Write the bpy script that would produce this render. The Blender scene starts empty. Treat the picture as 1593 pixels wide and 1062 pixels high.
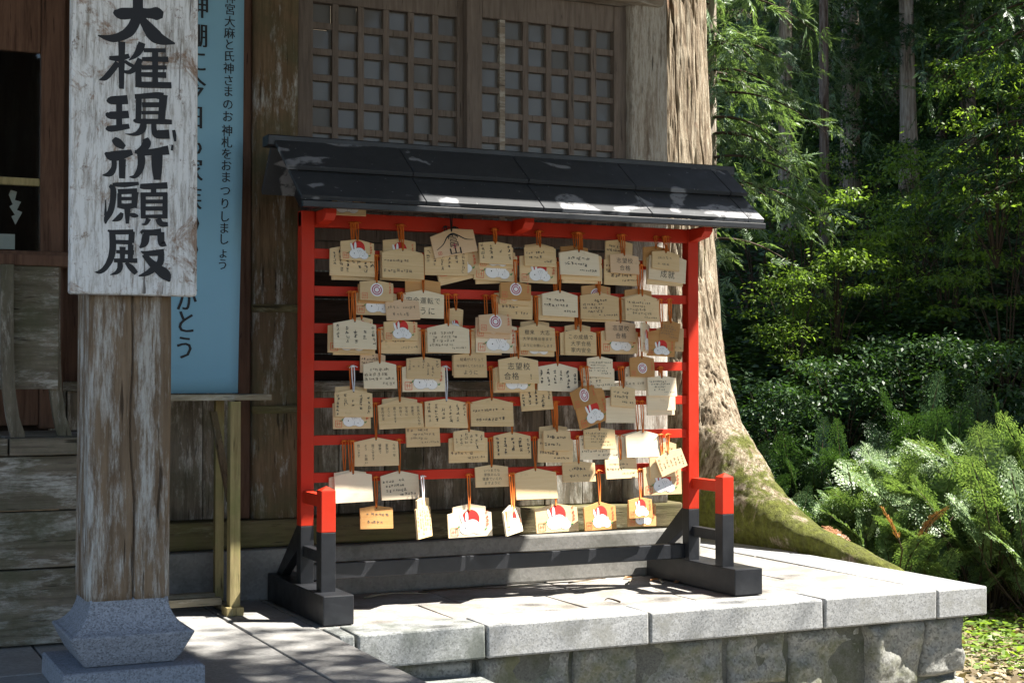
import bpy, math, random
import numpy as np
from mathutils import Vector, Matrix

# ------------------------------------------------------------------ camera, light
SC = bpy.context.scene
COL = SC.collection
R = math.radians
CAM = Vector((-1.36, -4.378, 0.71)); YAW = R(25.2); PITCH = math.atan(52 / 2350)
cd = bpy.data.cameras.new('camera'); cd.sensor_width = 36; cd.lens = 36 * 2350 / 1593; cd.clip_start = .05; cd.clip_end = 1500
co = bpy.data.objects.new('camera', cd); COL.objects.link(co); co.location = CAM
co.rotation_euler = (R(90) + PITCH, 0, -YAW); SC.camera = co

SUN = Vector((.635, -.29, 1.0)).normalized()           # towards the sun
w = bpy.data.worlds.new('World'); SC.world = w; w.use_nodes = True
nt = w.node_tree; nt.nodes.clear()
sky = nt.nodes.new('ShaderNodeTexSky'); sky.sky_type = 'NISHITA'; sky.sun_disc = False
sky.sun_elevation = math.asin(SUN.z); sky.sun_rotation = math.atan2(SUN.x, SUN.y)
bg = nt.nodes.new('ShaderNodeBackground'); bg.inputs[1].default_value = .07
wo = nt.nodes.new('ShaderNodeOutputWorld')
nt.links.new(sky.outputs[0], bg.inputs[0]); nt.links.new(bg.outputs[0], wo.inputs[0])
ld = bpy.data.lights.new('sun', 'SUN'); ld.energy = 5.0; ld.angle = R(.53); ld.color = (1, .95, .87)
lo = bpy.data.objects.new('sun', ld); COL.objects.link(lo); lo.location = (6, -3, 9)
lo.rotation_euler = SUN.to_track_quat('Z', 'Y').to_euler()
SC.view_settings.view_transform = 'Standard'; SC.view_settings.look = 'None'
SC.view_settings.exposure = 2.05; SC.view_settings.gamma = 1
SC.cycles.use_denoising = True
SC.cycles.max_bounces = 7; SC.cycles.diffuse_bounces = 4; SC.cycles.transparent_max_bounces = 8
SC.cycles.sample_clamp_indirect = 6

# ------------------------------------------------------------------ pixel helper (reads off real-world planes)
_f = 2350.; _fw = np.array([math.sin(YAW) * math.cos(PITCH), math.cos(YAW) * math.cos(PITCH), math.sin(PITCH)])
_rt = np.array([math.cos(YAW), -math.sin(YAW), 0]); _up = np.cross(_rt, _fw); _c = np.array(CAM)
def onY(x, y, Y):
    r = _fw + _rt * (x - 796.5) / _f - _up * (y - 531) / _f
    return _c + r * ((Y - _c[1]) / r[1])

# ------------------------------------------------------------------ tagging
def tag(o, label=None, cat=None, group=None, kind=None):
    if label: o['label'] = label
    if cat: o['category'] = cat
    if group: o['group'] = group
    if kind: o['kind'] = kind
    return o
def empty(name, loc=(0, 0, 0), rot=(0, 0, 0), parent=None):
    o = bpy.data.objects.new(name, None); COL.objects.link(o); o.location = loc; o.rotation_euler = rot
    o.empty_display_size = .05
    if parent: o.parent = parent
    return o

# ------------------------------------------------------------------ mesh builder
class MB:
    def __init__(s): s.v = []; s.f = []; s.m = []
    def add(s, vs, fs, m=0):
        b = len(s.v); s.v += [tuple(p) for p in vs]
        s.f += [tuple(b + i for i in f) for f in fs]; s.m += [m] * len(fs); return s
    def hexa(s, p, m=0):      # p: 4 bottom (ccw from above), 4 top
        return s.add(p, [(3, 2, 1, 0), (4, 5, 6, 7), (0, 1, 5, 4), (1, 2, 6, 5), (2, 3, 7, 6), (3, 0, 4, 7)], m)
    def box(s, x0, x1, y0, y1, z0, z1, m=0):
        return s.hexa([(x0, y0, z0), (x1, y0, z0), (x1, y1, z0), (x0, y1, z0), (x0, y0, z1), (x1, y0, z1), (x1, y1, z1), (x0, y1, z1)], m)
    def tube(s, pts, rad, n=6, m=0, cap=True):
        pts = [Vector(p) for p in pts]; k = len(pts)
        if not hasattr(rad, '__len__'): rad = [rad] * k
        rings = []; up = Vector((.31, .2, .93))
        for i, p in enumerate(pts):
            d = (pts[min(i + 1, k - 1)] - pts[max(i - 1, 0)]).normalized()
            a = d.cross(up)
            if a.length < 1e-3: a = d.cross(Vector((1, 0, 0)))
            a.normalize(); b = d.cross(a)
            rings.append([p + (a * math.cos(2 * math.pi * j / n) + b * math.sin(2 * math.pi * j / n)) * rad[i] for j in range(n)])
        vs = [q for r_ in rings for q in r_]; fs = []
        for i in range(k - 1):
            for j in range(n):
                j2 = (j + 1) % n
                fs.append((i * n + j, i * n + j2, (i + 1) * n + j2, (i + 1) * n + j))
        if cap: fs += [tuple(range(n)), tuple(range((k - 1) * n, k * n))[::-1]]
        return s.add(vs, fs, m)
    def prism_y(s, poly, y0, y1, m=0):   # poly of (x,z), ccw seen from -y
        n = len(poly)
        vs = [(x, y0, z) for x, z in poly] + [(x, y1, z) for x, z in poly]
        fs = [tuple(range(n)), tuple(range(n, 2 * n))[::-1]] + [((i + 1) % n, i, i + n, (i + 1) % n + n) for i in range(n)]
        return s.add(vs, fs, m)
    def prism_x(s, poly, x0, x1, m=0):   # poly of (y,z)
        n = len(poly)
        vs = [(x0, y, z) for y, z in poly] + [(x1, y, z) for y, z in poly]
        fs = [tuple(range(n)), tuple(range(n, 2 * n))[::-1]] + [((i + 1) % n, i, i + n, (i + 1) % n + n) for i in range(n)]
        return s.add(vs, fs, m)
    def disc(s, cx, cz, rx, rz, y, n=16, m=0, rot=0, ring=None):
        c, sn = math.cos(rot), math.sin(rot)
        def pt(k, q): a = 2 * math.pi * k / n; X, Z = rx * q * math.cos(a), rz * q * math.sin(a); return (cx + X * c - Z * sn, y, cz + X * sn + Z * c)
        if ring is None: return s.add([pt(k, 1) for k in range(n)], [tuple(range(n))], m)
        return s.add([pt(k, 1) for k in range(n)] + [pt(k, ring) for k in range(n)], [(k, (k + 1) % n, (k + 1) % n + n, k + n) for k in range(n)], m)
    def ribbon(s, pts, y, m=0):          # pts (x,z,width) flat stroke in a plane facing -y
        n = len(pts); L = []; Rr = []
        for i in range(n):
            x, z, wd = pts[i]; a = pts[max(i - 1, 0)]; b = pts[min(i + 1, n - 1)]
            dx, dz = b[0] - a[0], b[1] - a[1]; l = math.hypot(dx, dz) or 1
            nx, nz = -dz / l, dx / l
            L.append((x + nx * wd / 2, y, z + nz * wd / 2)); Rr.append((x - nx * wd / 2, y, z - nz * wd / 2))
        return s.add(L + Rr, [(i, n + i, n + i + 1, i + 1) for i in range(n - 1)], m)
    def mesh(s, name, mats, smooth=False):
        me = bpy.data.meshes.new(name); me.from_pydata(s.v, [], s.f)
        for mt in (mats if isinstance(mats, (list, tuple)) else [mats]): me.materials.append(mt)
        me.polygons.foreach_set('material_index', s.m)
        if smooth: me.polygons.foreach_set('use_smooth', [True] * len(s.f))
        me.update(); return me
    def build(s, name, mats, parent=None, bevel=0, smooth=False, loc=(0, 0, 0), recalc=True):
        me = s.mesh(name, mats, smooth)
        if recalc and len(s.f) < 4000:
            import bmesh
            bm = bmesh.new(); bm.from_mesh(me); bmesh.ops.recalc_face_normals(bm, faces=bm.faces); bm.to_mesh(me); bm.free()
        return link(name, me, parent, loc, bevel=bevel)
def link(name, me, parent=None, loc=(0, 0, 0), rot=(0, 0, 0), scale=None, bevel=0):
    o = bpy.data.objects.new(name, me); COL.objects.link(o); o.location = loc; o.rotation_euler = rot
    if scale is not None: o.scale = scale if hasattr(scale, '__len__') else (scale,) * 3
    if parent: o.parent = parent
    if bevel:
        b = o.modifiers.new('bevel', 'BEVEL'); b.width = bevel; b.segments = 2; b.limit_method = 'ANGLE'; b.angle_limit = R(40)
    return o
def arr_mesh(name, V, F, mat, smooth=False):      # V (n,3), F (m,k) fixed k
    me = bpy.data.meshes.new(name); V = np.ascontiguousarray(V, np.float32); F = np.ascontiguousarray(F, np.int32)
    me.vertices.add(len(V)); me.vertices.foreach_set('co', V.ravel())
    m, k = F.shape; me.loops.add(m * k); me.loops.foreach_set('vertex_index', F.ravel())
    me.polygons.add(m); me.polygons.foreach_set('loop_start', np.arange(0, m * k, k, dtype=np.int32))
    if smooth: me.polygons.foreach_set('use_smooth', np.ones(m, bool))
    me.materials.append(mat); me.update(calc_edges=True); me.validate(); return me

# numpy value noise
def _h(i, j, k, s): 
    n = (i * 374761393 + j * 668265263 + k * 2147483647 + s * 1274126177) & 0xffffffff
    n = ((n ^ (n >> 13)) * 1274126177) & 0xffffffff; n = n ^ (n >> 16)
    return n.astype(np.float64) / 0xffffffff
def vnoise(P, seed=0):
    P = np.asarray(P, float); I = np.floor(P).astype(np.int64); f = P - I; f = f * f * (3 - 2 * f); o = 0
    for a in (0, 1):
        for b in (0, 1):
            for c in (0, 1):
                wgt = (f[:, 0] if a else 1 - f[:, 0]) * (f[:, 1] if b else 1 - f[:, 1]) * (f[:, 2] if c else 1 - f[:, 2])
                o = o + wgt * _h(I[:, 0] + a, I[:, 1] + b, I[:, 2] + c, seed)
    return o - .5
def fbm(P, seed=0, oct=4):
    P = np.asarray(P, float); o = 0; a = 1
    for k in range(oct): o = o + a * vnoise(P, seed + k); P = P * 2.03 + 7.1; a *= .5
    return o

# ------------------------------------------------------------------ materials
class NT:
    def __init__(s, name):
        s.m = bpy.data.materials.new(name); s.m.use_nodes = True; s.t = s.m.node_tree; s.t.nodes.clear()
        s.out = s.n('ShaderNodeOutputMaterial')
    def n(s, ty, **kw):
        x = s.t.nodes.new(ty)
        for k, v in kw.items():
            if k.startswith('i_'): x.inputs[int(k[2:])].default_value = v
            else: setattr(x, k, v)
        return x
    def l(s, a, b): s.t.links.new(a, b)
    def coord(s, scale=(1, 1, 1), rnd=True):
        tc = s.n('ShaderNodeTexCoord'); mp = s.n('ShaderNodeMapping'); mp.inputs[3].default_value = scale
        if rnd:
            oi = s.n('ShaderNodeObjectInfo'); ad = s.n('ShaderNodeVectorMath', operation='ADD'); ml = s.n('ShaderNodeMath', operation='MULTIPLY'); ml.inputs[1].default_value = 37.
            s.l(oi.outputs['Random'], ml.inputs[0]); s.l(tc.outputs['Object'], ad.inputs[0]); s.l(ml.outputs[0], ad.inputs[1]); s.l(ad.outputs[0], mp.inputs[0])
        else: s.l(tc.outputs['Object'], mp.inputs[0])
        return mp.outputs[0]
    def noise(s, vec, scale, detail=5, rough=.6, dist=0):
        x = s.n('ShaderNodeTexNoise'); x.inputs['Scale'].default_value = scale; x.inputs['Detail'].default_value = detail
        x.inputs['Roughness'].default_value = rough; x.inputs['Distortion'].default_value = dist
        if vec: s.l(vec, x.inputs['Vector'])
        return x.outputs['Fac']
    def ramp(s, fac, stops):
        x = s.n('ShaderNodeValToRGB'); e = x.color_ramp.elements
        while len(e) < len(stops): e.new(.5)
        for i, (p, c) in enumerate(stops):
            e[i].position = p; e[i].color = (c if hasattr(c, '__len__') else (c, c, c)) + ((1,) if not hasattr(c, '__len__') or len(c) == 3 else ())
        s.l(fac, x.inputs[0]); return x.outputs[0]
    def mix(s, fac, a, b):
        x = s.n('ShaderNodeMix', data_type='RGBA')
        for sock, v in ((x.inputs['Factor'], fac), (x.inputs[6], a), (x.inputs[7], b)):
            if hasattr(v, 'is_output') or isinstance(v, bpy.types.NodeSocket): s.l(v, sock)
            else: sock.default_value = v if not hasattr(v, '__len__') else (tuple(v) + (1,) if len(v) == 3 else v)
        return x.outputs[2]
    def bump(s, h, strength, dist=.01, prev=None):
        x = s.n('ShaderNodeBump'); x.inputs['Strength'].default_value = strength; x.inputs['Distance'].default_value = dist
        s.l(h, x.inputs['Height'])
        if prev: s.l(prev, x.inputs['Normal'])
        return x.outputs[0]
    def done(s, col, rough=.7, spec=.3, normal=None, metal=0, coat=0):
        p = s.n('ShaderNodeBsdfPrincipled'); p.inputs['Specular IOR Level'].default_value = spec; p.inputs['Metallic'].default_value = metal
        for nm, v in (('Base Color', col), ('Roughness', rough)):
            if isinstance(v, bpy.types.NodeSocket): s.l(v, p.inputs[nm])
            else: p.inputs[nm].default_value = (tuple(v) + (1,)) if hasattr(v, '__len__') else v
        if normal: s.l(normal, p.inputs['Normal'])
        p.inputs['Coat Weight'].default_value = coat
        s.l(p.outputs[0], s.out.inputs[0]); return s.m
def st(axis, k=14.):
    return {'X': (1, k, k), 'Y': (k, 1, k), 'Z': (k, k, 1)}[axis]

def wood(name, dark, mid, pale, axis='Z', peel=.5, scale=3., moss=None, bump=.5, rough=.85, stain=None, pk_k=4.5):
    """weathered timber: streaky grain, bleached/peeling patches, cracks, optional algae and stains"""
    s = NT(name); v = s.coord(st(axis)); v2 = s.coord(st(axis, pk_k)); v3 = s.coord(); v4 = s.coord(st(axis, 9.))
    g = s.noise(v, scale * 1.6, 8, .7, .25); g2 = s.noise(v2, scale * 1.1, 8, .78, .2)
    c = s.ramp(g, [(.3, dark), (.54, mid), (.75, tuple(min(1, x * 1.3) for x in mid))])
    c = s.mix(s.ramp(s.noise(v3, 2.4, 5, .65), [(.38, 0.), (.68, .6)]), c, tuple(x * .55 for x in mid))
    pk = s.ramp(g2, [(1 - peel - .05, 0.), (1 - peel + .05, 1.)])
    fine = s.noise(v4, scale * 4.3, 8, .82, .15); pk2 = s.n('ShaderNodeMath', operation='MULTIPLY'); s.l(pk, pk2.inputs[0])
    s.l(s.ramp(fine, [(.38, .0), (.53, 1.)]), pk2.inputs[1])
    c = s.mix(pk2.outputs[0], c, pale)
    if stain:
        c = s.mix(s.ramp(s.noise(v3, 6.5, 8, .8, .8), [(.54, 0.), (.62, .85)]), c, stain)
        c = s.mix(s.ramp(s.noise(v3, 34, 6, .8), [(.58, 0.), (.66, .8)]), c, tuple(x * .6 for x in stain))
    if moss: c = s.mix(s.ramp(s.noise(v3, 5, 6, .7), [(.45, 0.), (.66, .75)]), c, moss)
    crack = s.ramp(s.noise(v, scale * 2.3, 3, .5, .2), [(.29, 0.), (.345, 1.)])
    b = s.bump(g, bump, .006); b = s.bump(pk2.outputs[0], bump * .5, .003, b); b = s.bump(crack, bump * .7, .005, b)
    c = s.mix(s.ramp(crack, [(0., .8), (1., 0.)]), c, tuple(x * .3 for x in dark))
    return s.done(c, rough, .2, b)

def stone(name, base, speck=.35, scale=60., blotch=None, bump=.25, rough=.75, blot_amt=.5, fines=220.):
    s = NT(name); v = s.coord(); 
    vo = s.n('ShaderNodeTexVoronoi'); vo.inputs['Scale'].default_value = fines; s.l(v, vo.inputs['Vector'])
    sp = s.n('ShaderNodeSeparateColor'); s.l(vo.outputs['Color'], sp.inputs[0])
    c = s.ramp(sp.outputs[0], [(.0, tuple(x * (1 - speck) for x in base)), (.3, tuple(x * (1 - speck * .3) for x in base)), (.6, base), (1., tuple(min(1, x * (1 + speck * .5)) for x in base))])
    big = s.noise(v, 3.2, 6, .65)
    c = s.mix(s.ramp(big, [(.35, .0), (.7, .35)]), c, tuple(x * .62 for x in base))
    if blotch: c = s.mix(s.ramp(s.noise(v, 7, 6, .7), [(.62 - .25 * blot_amt, 0.), (.76 - .18 * blot_amt, .8)]), c, blotch)
    h = s.noise(v, scale, 5, .7); b = s.bump(h, bump, .004)
    return s.done(c, rough, .35, b)

def paint(name, col, chip, rough=.35, coat=.0, chip_amt=.3, spec=.4, dust=None):
    s = NT(name); v = s.coord(); g = s.noise(v, 9, 6, .7)
    c = s.mix(s.ramp(s.noise(v, 2.6, 4, .6), [(.35, 0.), (.75, .45)]), col, tuple(x * .72 for x in col))
    c = s.mix(s.ramp(g, [(.80 - .16 * chip_amt, 0.), (.83 - .16 * chip_amt, .8)]), c, chip)
    if dust: c = s.mix(s.ramp(s.noise(v, 23, 6, .75), [(.5, 0.), (.8, .35)]), c, dust)
    r = s.ramp(s.noise(v, 14, 5, .6), [(.3, rough * .8), (.7, min(1, rough * 1.35))])
    return s.done(c, r, spec, s.bump(s.noise(v, 45, 4, .6), .12, .003), coat=coat)

def plain(name, col, rough=.6, spec=.3):
    s = NT(name); v = s.coord(); n = s.noise(v, 40, 4, .6)
    return s.done(s.mix(s.ramp(n, [(.3, 0.), (.75, .35)]), col, tuple(x * .75 for x in col)), rough, spec)

def leaf(name, a, b, trans=.35, rough=.45):
    s = NT(name); ge = s.n('ShaderNodeNewGeometry'); oi = s.n('ShaderNodeObjectInfo')
    tc = s.n('ShaderNodeTexCoord'); nz = s.noise(tc.outputs['Object'], 1.7, 3, .5)
    ad = s.n('ShaderNodeMath', operation='ADD'); s.l(ge.outputs['Random Per Island'], ad.inputs[0]); s.l(nz, ad.inputs[1])
    hf = s.n('ShaderNodeMath', operation='MULTIPLY'); hf.inputs[1].default_value = .62; s.l(ad.outputs[0], hf.inputs[0])
    c = s.ramp(hf.outputs[0], [(.2, a), (.75, b), (.95, tuple(min(1, x * 1.3) for x in b))])
    p = s.n('ShaderNodeBsdfPrincipled'); p.inputs['Roughness'].default_value = rough; p.inputs['Specular IOR Level'].default_value = .35
    s.l(c, p.inputs['Base Color'])
    t = s.n('ShaderNodeBsdfTranslucent'); tcx = s.n('ShaderNodeMix', data_type='RGBA', blend_type='MULTIPLY'); tcx.inputs['Factor'].default_value = 1
    s.l(c, tcx.inputs[6]); tcx.inputs[7].default_value = (1.5, 1.6, .6, 1); s.l(tcx.outputs[2], t.inputs[0])
    mx = s.n('ShaderNodeMixShader'); mx.inputs[0].default_value = trans; s.l(p.outputs[0], mx.inputs[1]); s.l(t.outputs[0], mx.inputs[2])
    s.l(mx.outputs[0], s.out.inputs[0]); return s.m

M = {}
M['red'] = paint('vermilion_paint', (.51, .029, .010), (.16, .06, .035), .5, chip_amt=.45, spec=.22, dust=(.36, .05, .025))
M['black'] = paint('black_paint', (.016, .017, .020), (.15, .15, .15), .36, chip_amt=.4, dust=(.042, .046, .052))
M['roofblack'] = paint('roof_paint', (.022, .024, .027), (.20, .20, .21), .42, chip_amt=.55, spec=.5, dust=(.055, .058, .062))
def mk_roof():
    s = NT('worn_roof_paint'); v = s.coord(rnd=False); v2 = s.coord((1, 1.6, 1.6), rnd=False)
    c = s.mix(s.noise(v, 6, 5, .7), (.026, .028, .032), (.05, .053, .058))
    pk = s.n('ShaderNodeMath', operation='MULTIPLY'); s.l(s.ramp(s.noise(v2, 4.1, 3, .5, .6), [(.575, 0.), (.60, 1.)]), pk.inputs[0]); s.l(s.ramp(s.noise(v, 30, 5, .7), [(.36, 0.), (.5, 1.)]), pk.inputs[1])
    c = s.mix(pk.outputs[0], c, (.24, .24, .25)); c = s.mix(s.ramp(s.noise(v, 60, 3, .6), [(.70, 0.), (.73, .8)]), c, (.3, .3, .3))
    return s.done(c, s.ramp(s.noise(v, 9, 5, .6), [(.3, .52), (.7, .8)]), .32, s.bump(s.noise(v, 45, 4, .6), .15, .003))
M['roofblack'] = mk_roof()
M['pillar'] = wood('pillar_timber', (.085, .050, .028), (.24, .17, .11), (.46, .44, .40), 'Z', .47, 2.4, bump=.8, pk_k=7.)
M['post'] = wood('post_timber', (.08, .048, .025), (.20, .135, .08), (.45, .44, .41), 'Z', .42, 3., (.085, .085, .045), .7)
M['post2'] = wood('corner_post_timber', (.12, .09, .065), (.28, .23, .18), (.46, .43, .38), 'Z', .55, 2.6, None, .8)
M['plank'] = wood('wall_plank_timber', (.06, .046, .033), (.19, .16, .12), (.46, .44, .39), 'Z', .46, 3., (.08, .08, .05), .5)
M['plankx'] = wood('wall_board_timber', (.06, .047, .034), (.19, .16, .12), (.43, .41, .37), 'X', .46, 3., (.075, .08, .045), .5)
M['sill'] = wood('sill_timber', (.050, .040, .022), (.14, .115, .06), (.26, .25, .16), 'X', .4, 2.6, (.10, .10, .035), .6)
M['dark'] = wood('dark_timber', (.018, .012, .009), (.045, .030, .023), (.07, .055, .045), 'X', .25, 3., None, .3)
M['lattice'] = wood('lattice_timber', (.11, .086, .072), (.19, .155, .132), (.30, .27, .245), 'Z', .26, 4., None, .3)
M['brown'] = wood('brown_timber', (.055, .027, .017), (.13, .072, .048), (.20, .135, .10), 'Z', .22, 3., None, .3)
M['beam'] = wood('lintel_timber', (.13, .10, .075), (.28, .23, .18), (.44, .41, .36), 'X', .5, 2.8, None, .6)
M['fresh'] = wood('stand_timber', (.15, .115, .05), (.33, .27, .13), (.46, .42, .28), 'Z', .35, 3., (.19, .19, .07), .4)
M['freshx'] = wood('stand_board_timber', (.13, .11, .07), (.30, .265, .19), (.44, .42, .36), 'X', .4, 3., None, .4)
M['sign'] = wood('sign_timber', (.13, .085, .055), (.40, .37, .33), (.74, .74, .73), 'Z', .72, 1.9, None, .5, stain=(.24, .14, .08), pk_k=3.)
M['ink'] = plain('black_ink', (.014, .015, .018), .55)
M['granite'] = stone('grey_granite', (.34, .345, .36), .5, 70, None, .2)
M['gran2'] = stone('coping_granite', (.31, .315, .315), .42, 60, (.20, .20, .18), .3, blot_amt=.45)
M['gran3'] = stone('blotched_coping_granite', (.29, .30, .295), .45, 60, (.085, .095, .08), .3, blot_amt=.75)  # more and darker blotches, for the left coping and the landing
M['base'] = stone('pillar_base_granite', (.25, .27, .31), .5, 80, None, .15, fines=300)
M['pave'] = stone('paving_stone', (.29, .275, .255), .25, 40, (.17, .155, .13), .5, blot_amt=.7, fines=160)
M['walk'] = stone('walkway_stone', (.30, .295, .285), .25, 40, (.21, .205, .19), .3, blot_amt=.5, fines=160)
M['curb'] = stone('curb_concrete', (.21, .205, .19), .2, 40, (.10, .10, .085), .3, blot_amt=.6, fines=120)
M['rubble'] = stone('rubble_stone', (.26, .26, .24), .5, 26, (.12, .125, .065), 1., .9, blot_amt=.6, fines=150)
M['mortar'] = stone('dark_mortar', (.13, .13, .115), .3, 30, (.06, .07, .035), .8, .95)

def mk_ema():
    out = []
    for nm, a, b in (('ema_wood', (.62, .43, .215), (.71, .53, .30)), ('ema_wood_pale', (.70, .57, .38), (.77, .66, .48)), ('ema_wood_amber', (.47, .235, .075), (.55, .30, .11)), ('ema_wood_pinkish', (.57, .38, .22), (.64, .45, .28))):
        s = NT(nm); v = s.coord((1.2, 14, 26)); g = s.noise(v, 7, 5, .6)
        c = s.ramp(g, [(.3, a), (.7, b)]); v2 = s.coord((1, 1, 1)); c = s.mix(s.ramp(s.noise(v2, 9, 3, .5), [(.4, 0.), (.8, .3)]), c, tuple(x * .82 for x in a))
        oi = s.n('ShaderNodeObjectInfo'); c = s.mix(s.ramp(oi.outputs['Random'], [(0., 0.), (.55, .08), (1., .55)]), c, tuple(x * y for x, y in zip(a, (.80, .80, .86))))
        oj = s.n('ShaderNodeMath', operation='FRACT'); ok_ = s.n('ShaderNodeMath', operation='MULTIPLY'); ok_.inputs[1].default_value = 7.31; s.l(oi.outputs['Random'], ok_.inputs[0]); s.l(ok_.outputs[0], oj.inputs[0])
        c = s.mix(s.ramp(oj.outputs[0], [(.3, 0.), (1., .5)]), c, tuple(min(1, x * 1.12 + .05) for x in b))
        c = s.mix(s.ramp(s.noise(s.coord(), 30, 5, .7), [(.6, 0.), (.75, .4)]), c, tuple(x * .6 for x in a))
        out.append(s.done(c, .6, .25, s.bump(g, .12, .002)))
    return out
EMA = mk_ema()
M['rsun'] = plain('red_print', (.58, .030, .022)); M['white'] = plain('white_print', (.80, .80, .80)); M['green'] = plain('green_print', (.03, .22, .06))
M['seal'] = plain('orange_red_print', (.66, .13, .06)); M['mag'] = plain('crimson_print', (.42, .03, .09)); M['pen'] = plain('pen_ink', (.055, .048, .045)); M['pencil'] = plain('faded_ink', (.20, .15, .10))
M['outline'] = plain('grey_print', (.22, .22, .25))
M['cord'] = plain('orange_cord', (.62, .15, .018), .7); M['cordw'] = plain('white_cord', (.72, .72, .76), .6); M['cordk'] = plain('dark_cord', (.03, .025, .03), .7)
M['paper'] = plain('white_paper', (.72, .72, .70), .8)
def mk_banner():
    s = NT('blue_banner_cloth'); v = s.coord(rnd=False); wv = s.noise(v, 260, 2, .5); b = s.noise(v, 2.5, 3, .5)
    return s.done(s.mix(b, (.20, .39, .51), (.235, .43, .555)), .8, .15, s.bump(wv, .2, .001))
M['banner'] = mk_banner()
def mk_glass():
    s = NT('window_glass'); v = s.coord(rnd=True); n = s.noise(v, 3.2, 3, .5)
    b = s.bump(n, .25, .02); p = s.n('ShaderNodeBsdfPrincipled'); p.inputs['Base Color'].default_value = (.14, .136, .13, 1); p.inputs['Roughness'].default_value = .12
    p.inputs['Specular IOR Level'].default_value = .24; s.l(b, p.inputs['Normal']); s.l(p.outputs[0], s.out.inputs[0]); return s.m
M['glass'] = mk_glass()
def mk_clear():
    s = NT('clear_glass'); t = s.n('ShaderNodeBsdfTransparent'); t.inputs[0].default_value = (.85, .88, .87, 1); g = s.n('ShaderNodeBsdfGlossy'); g.inputs[1].default_value = .03
    f = s.n('ShaderNodeFresnel'); m = s.n('ShaderNodeMixShader'); s.l(f.outputs[0], m.inputs[0]); s.l(t.outputs[0], m.inputs[1]); s.l(g.outputs[0], m.inputs[2]); s.l(m.outputs[0], s.out.inputs[0]); return s.m
M['clear'] = mk_clear()
def mk_bark(name, a, b, c, moss, fs=1., mossh=None):
    s = NT(name); v = s.coord((9 * fs, 9 * fs, 1.3 * fs), rnd=False); v2 = s.coord(rnd=False); g0 = s.noise(v, 3., 8, .72, .4); gf = s.noise(s.coord((30 * fs, 30 * fs, 1.6 * fs), rnd=False), 2., 6, .7, .2); ga = s.n('ShaderNodeMath', operation='ADD'); s.l(g0, ga.inputs[0]); s.l(gf, ga.inputs[1]); gm = s.n('ShaderNodeMath', operation='MULTIPLY'); gm.inputs[1].default_value = .5; s.l(ga.outputs[0], gm.inputs[0]); g = gm.outputs[0]; 
    col = s.ramp(g, [(.38, a), (.47, b), (.59, c)])
    red = s.ramp(s.noise(v2, 6, 4, .6), [(.6, 0.), (.7, .6)]); col = s.mix(red, col, tuple(x * y for x, y in zip(b, (.95, .6, .5))))
    if moss:
        sep = s.n('ShaderNodeSeparateXYZ'); s.l(v2, sep.inputs[0]); mr = s.n('ShaderNodeMapRange'); mr.inputs[1].default_value = mossh[1]; mr.inputs[2].default_value = mossh[0]
        s.l(sep.outputs[2], mr.inputs[0]); mm = s.n('ShaderNodeMath', operation='ADD'); s.l(mr.outputs[0], mm.inputs[0]); s.l(s.ramp(s.noise(v2, 5.5, 8, .75, .4), [(.3, 0.), (.7, 1.)]), mm.inputs[1])
        k = s.ramp(mm.outputs[0], [(.80, 0.), (1.10, .92)]); mc = s.ramp(s.noise(v2, 38, 5, .7), [(.35, tuple(x * .4 for x in moss)), (.65, moss)])
        col = s.mix(k, col, mc)
    bb = s.bump(g, 1., .035); bb = s.bump(s.noise(v2, 60, 4, .7), .5, .004, bb)
    return s.done(col, .9, .15, bb)
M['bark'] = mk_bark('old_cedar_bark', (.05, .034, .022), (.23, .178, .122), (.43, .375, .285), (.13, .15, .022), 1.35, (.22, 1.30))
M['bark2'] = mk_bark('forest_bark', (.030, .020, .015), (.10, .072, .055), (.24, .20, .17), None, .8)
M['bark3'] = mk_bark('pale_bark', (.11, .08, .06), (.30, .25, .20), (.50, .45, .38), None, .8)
M['stem'] = plain('brown_stem', (.06, .040, .025), .8)
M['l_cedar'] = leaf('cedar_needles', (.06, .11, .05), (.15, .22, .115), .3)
M['l_cedar_d'] = leaf('shaded_cedar_needles', (.020, .048, .018), (.048, .095, .036), .22)  # shaded copy of the paler sunlit needles; the shade sits in the colour
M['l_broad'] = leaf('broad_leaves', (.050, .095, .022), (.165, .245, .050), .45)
M['l_broad_d'] = leaf('shaded_broad_leaves', (.018, .044, .015), (.042, .086, .026), .28)  # shaded copy of the broad leaves, forest shade put into the leaf colour
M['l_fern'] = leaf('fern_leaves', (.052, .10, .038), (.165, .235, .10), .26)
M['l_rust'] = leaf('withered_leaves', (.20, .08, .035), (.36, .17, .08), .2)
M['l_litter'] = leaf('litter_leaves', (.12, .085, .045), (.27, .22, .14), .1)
M['l_cover'] = leaf('shaded_ground_leaves', (.018, .045, .018), (.048, .092, .032), .25)  # leaf colour darkened to carry the shade on undergrowth and back ferns
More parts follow.
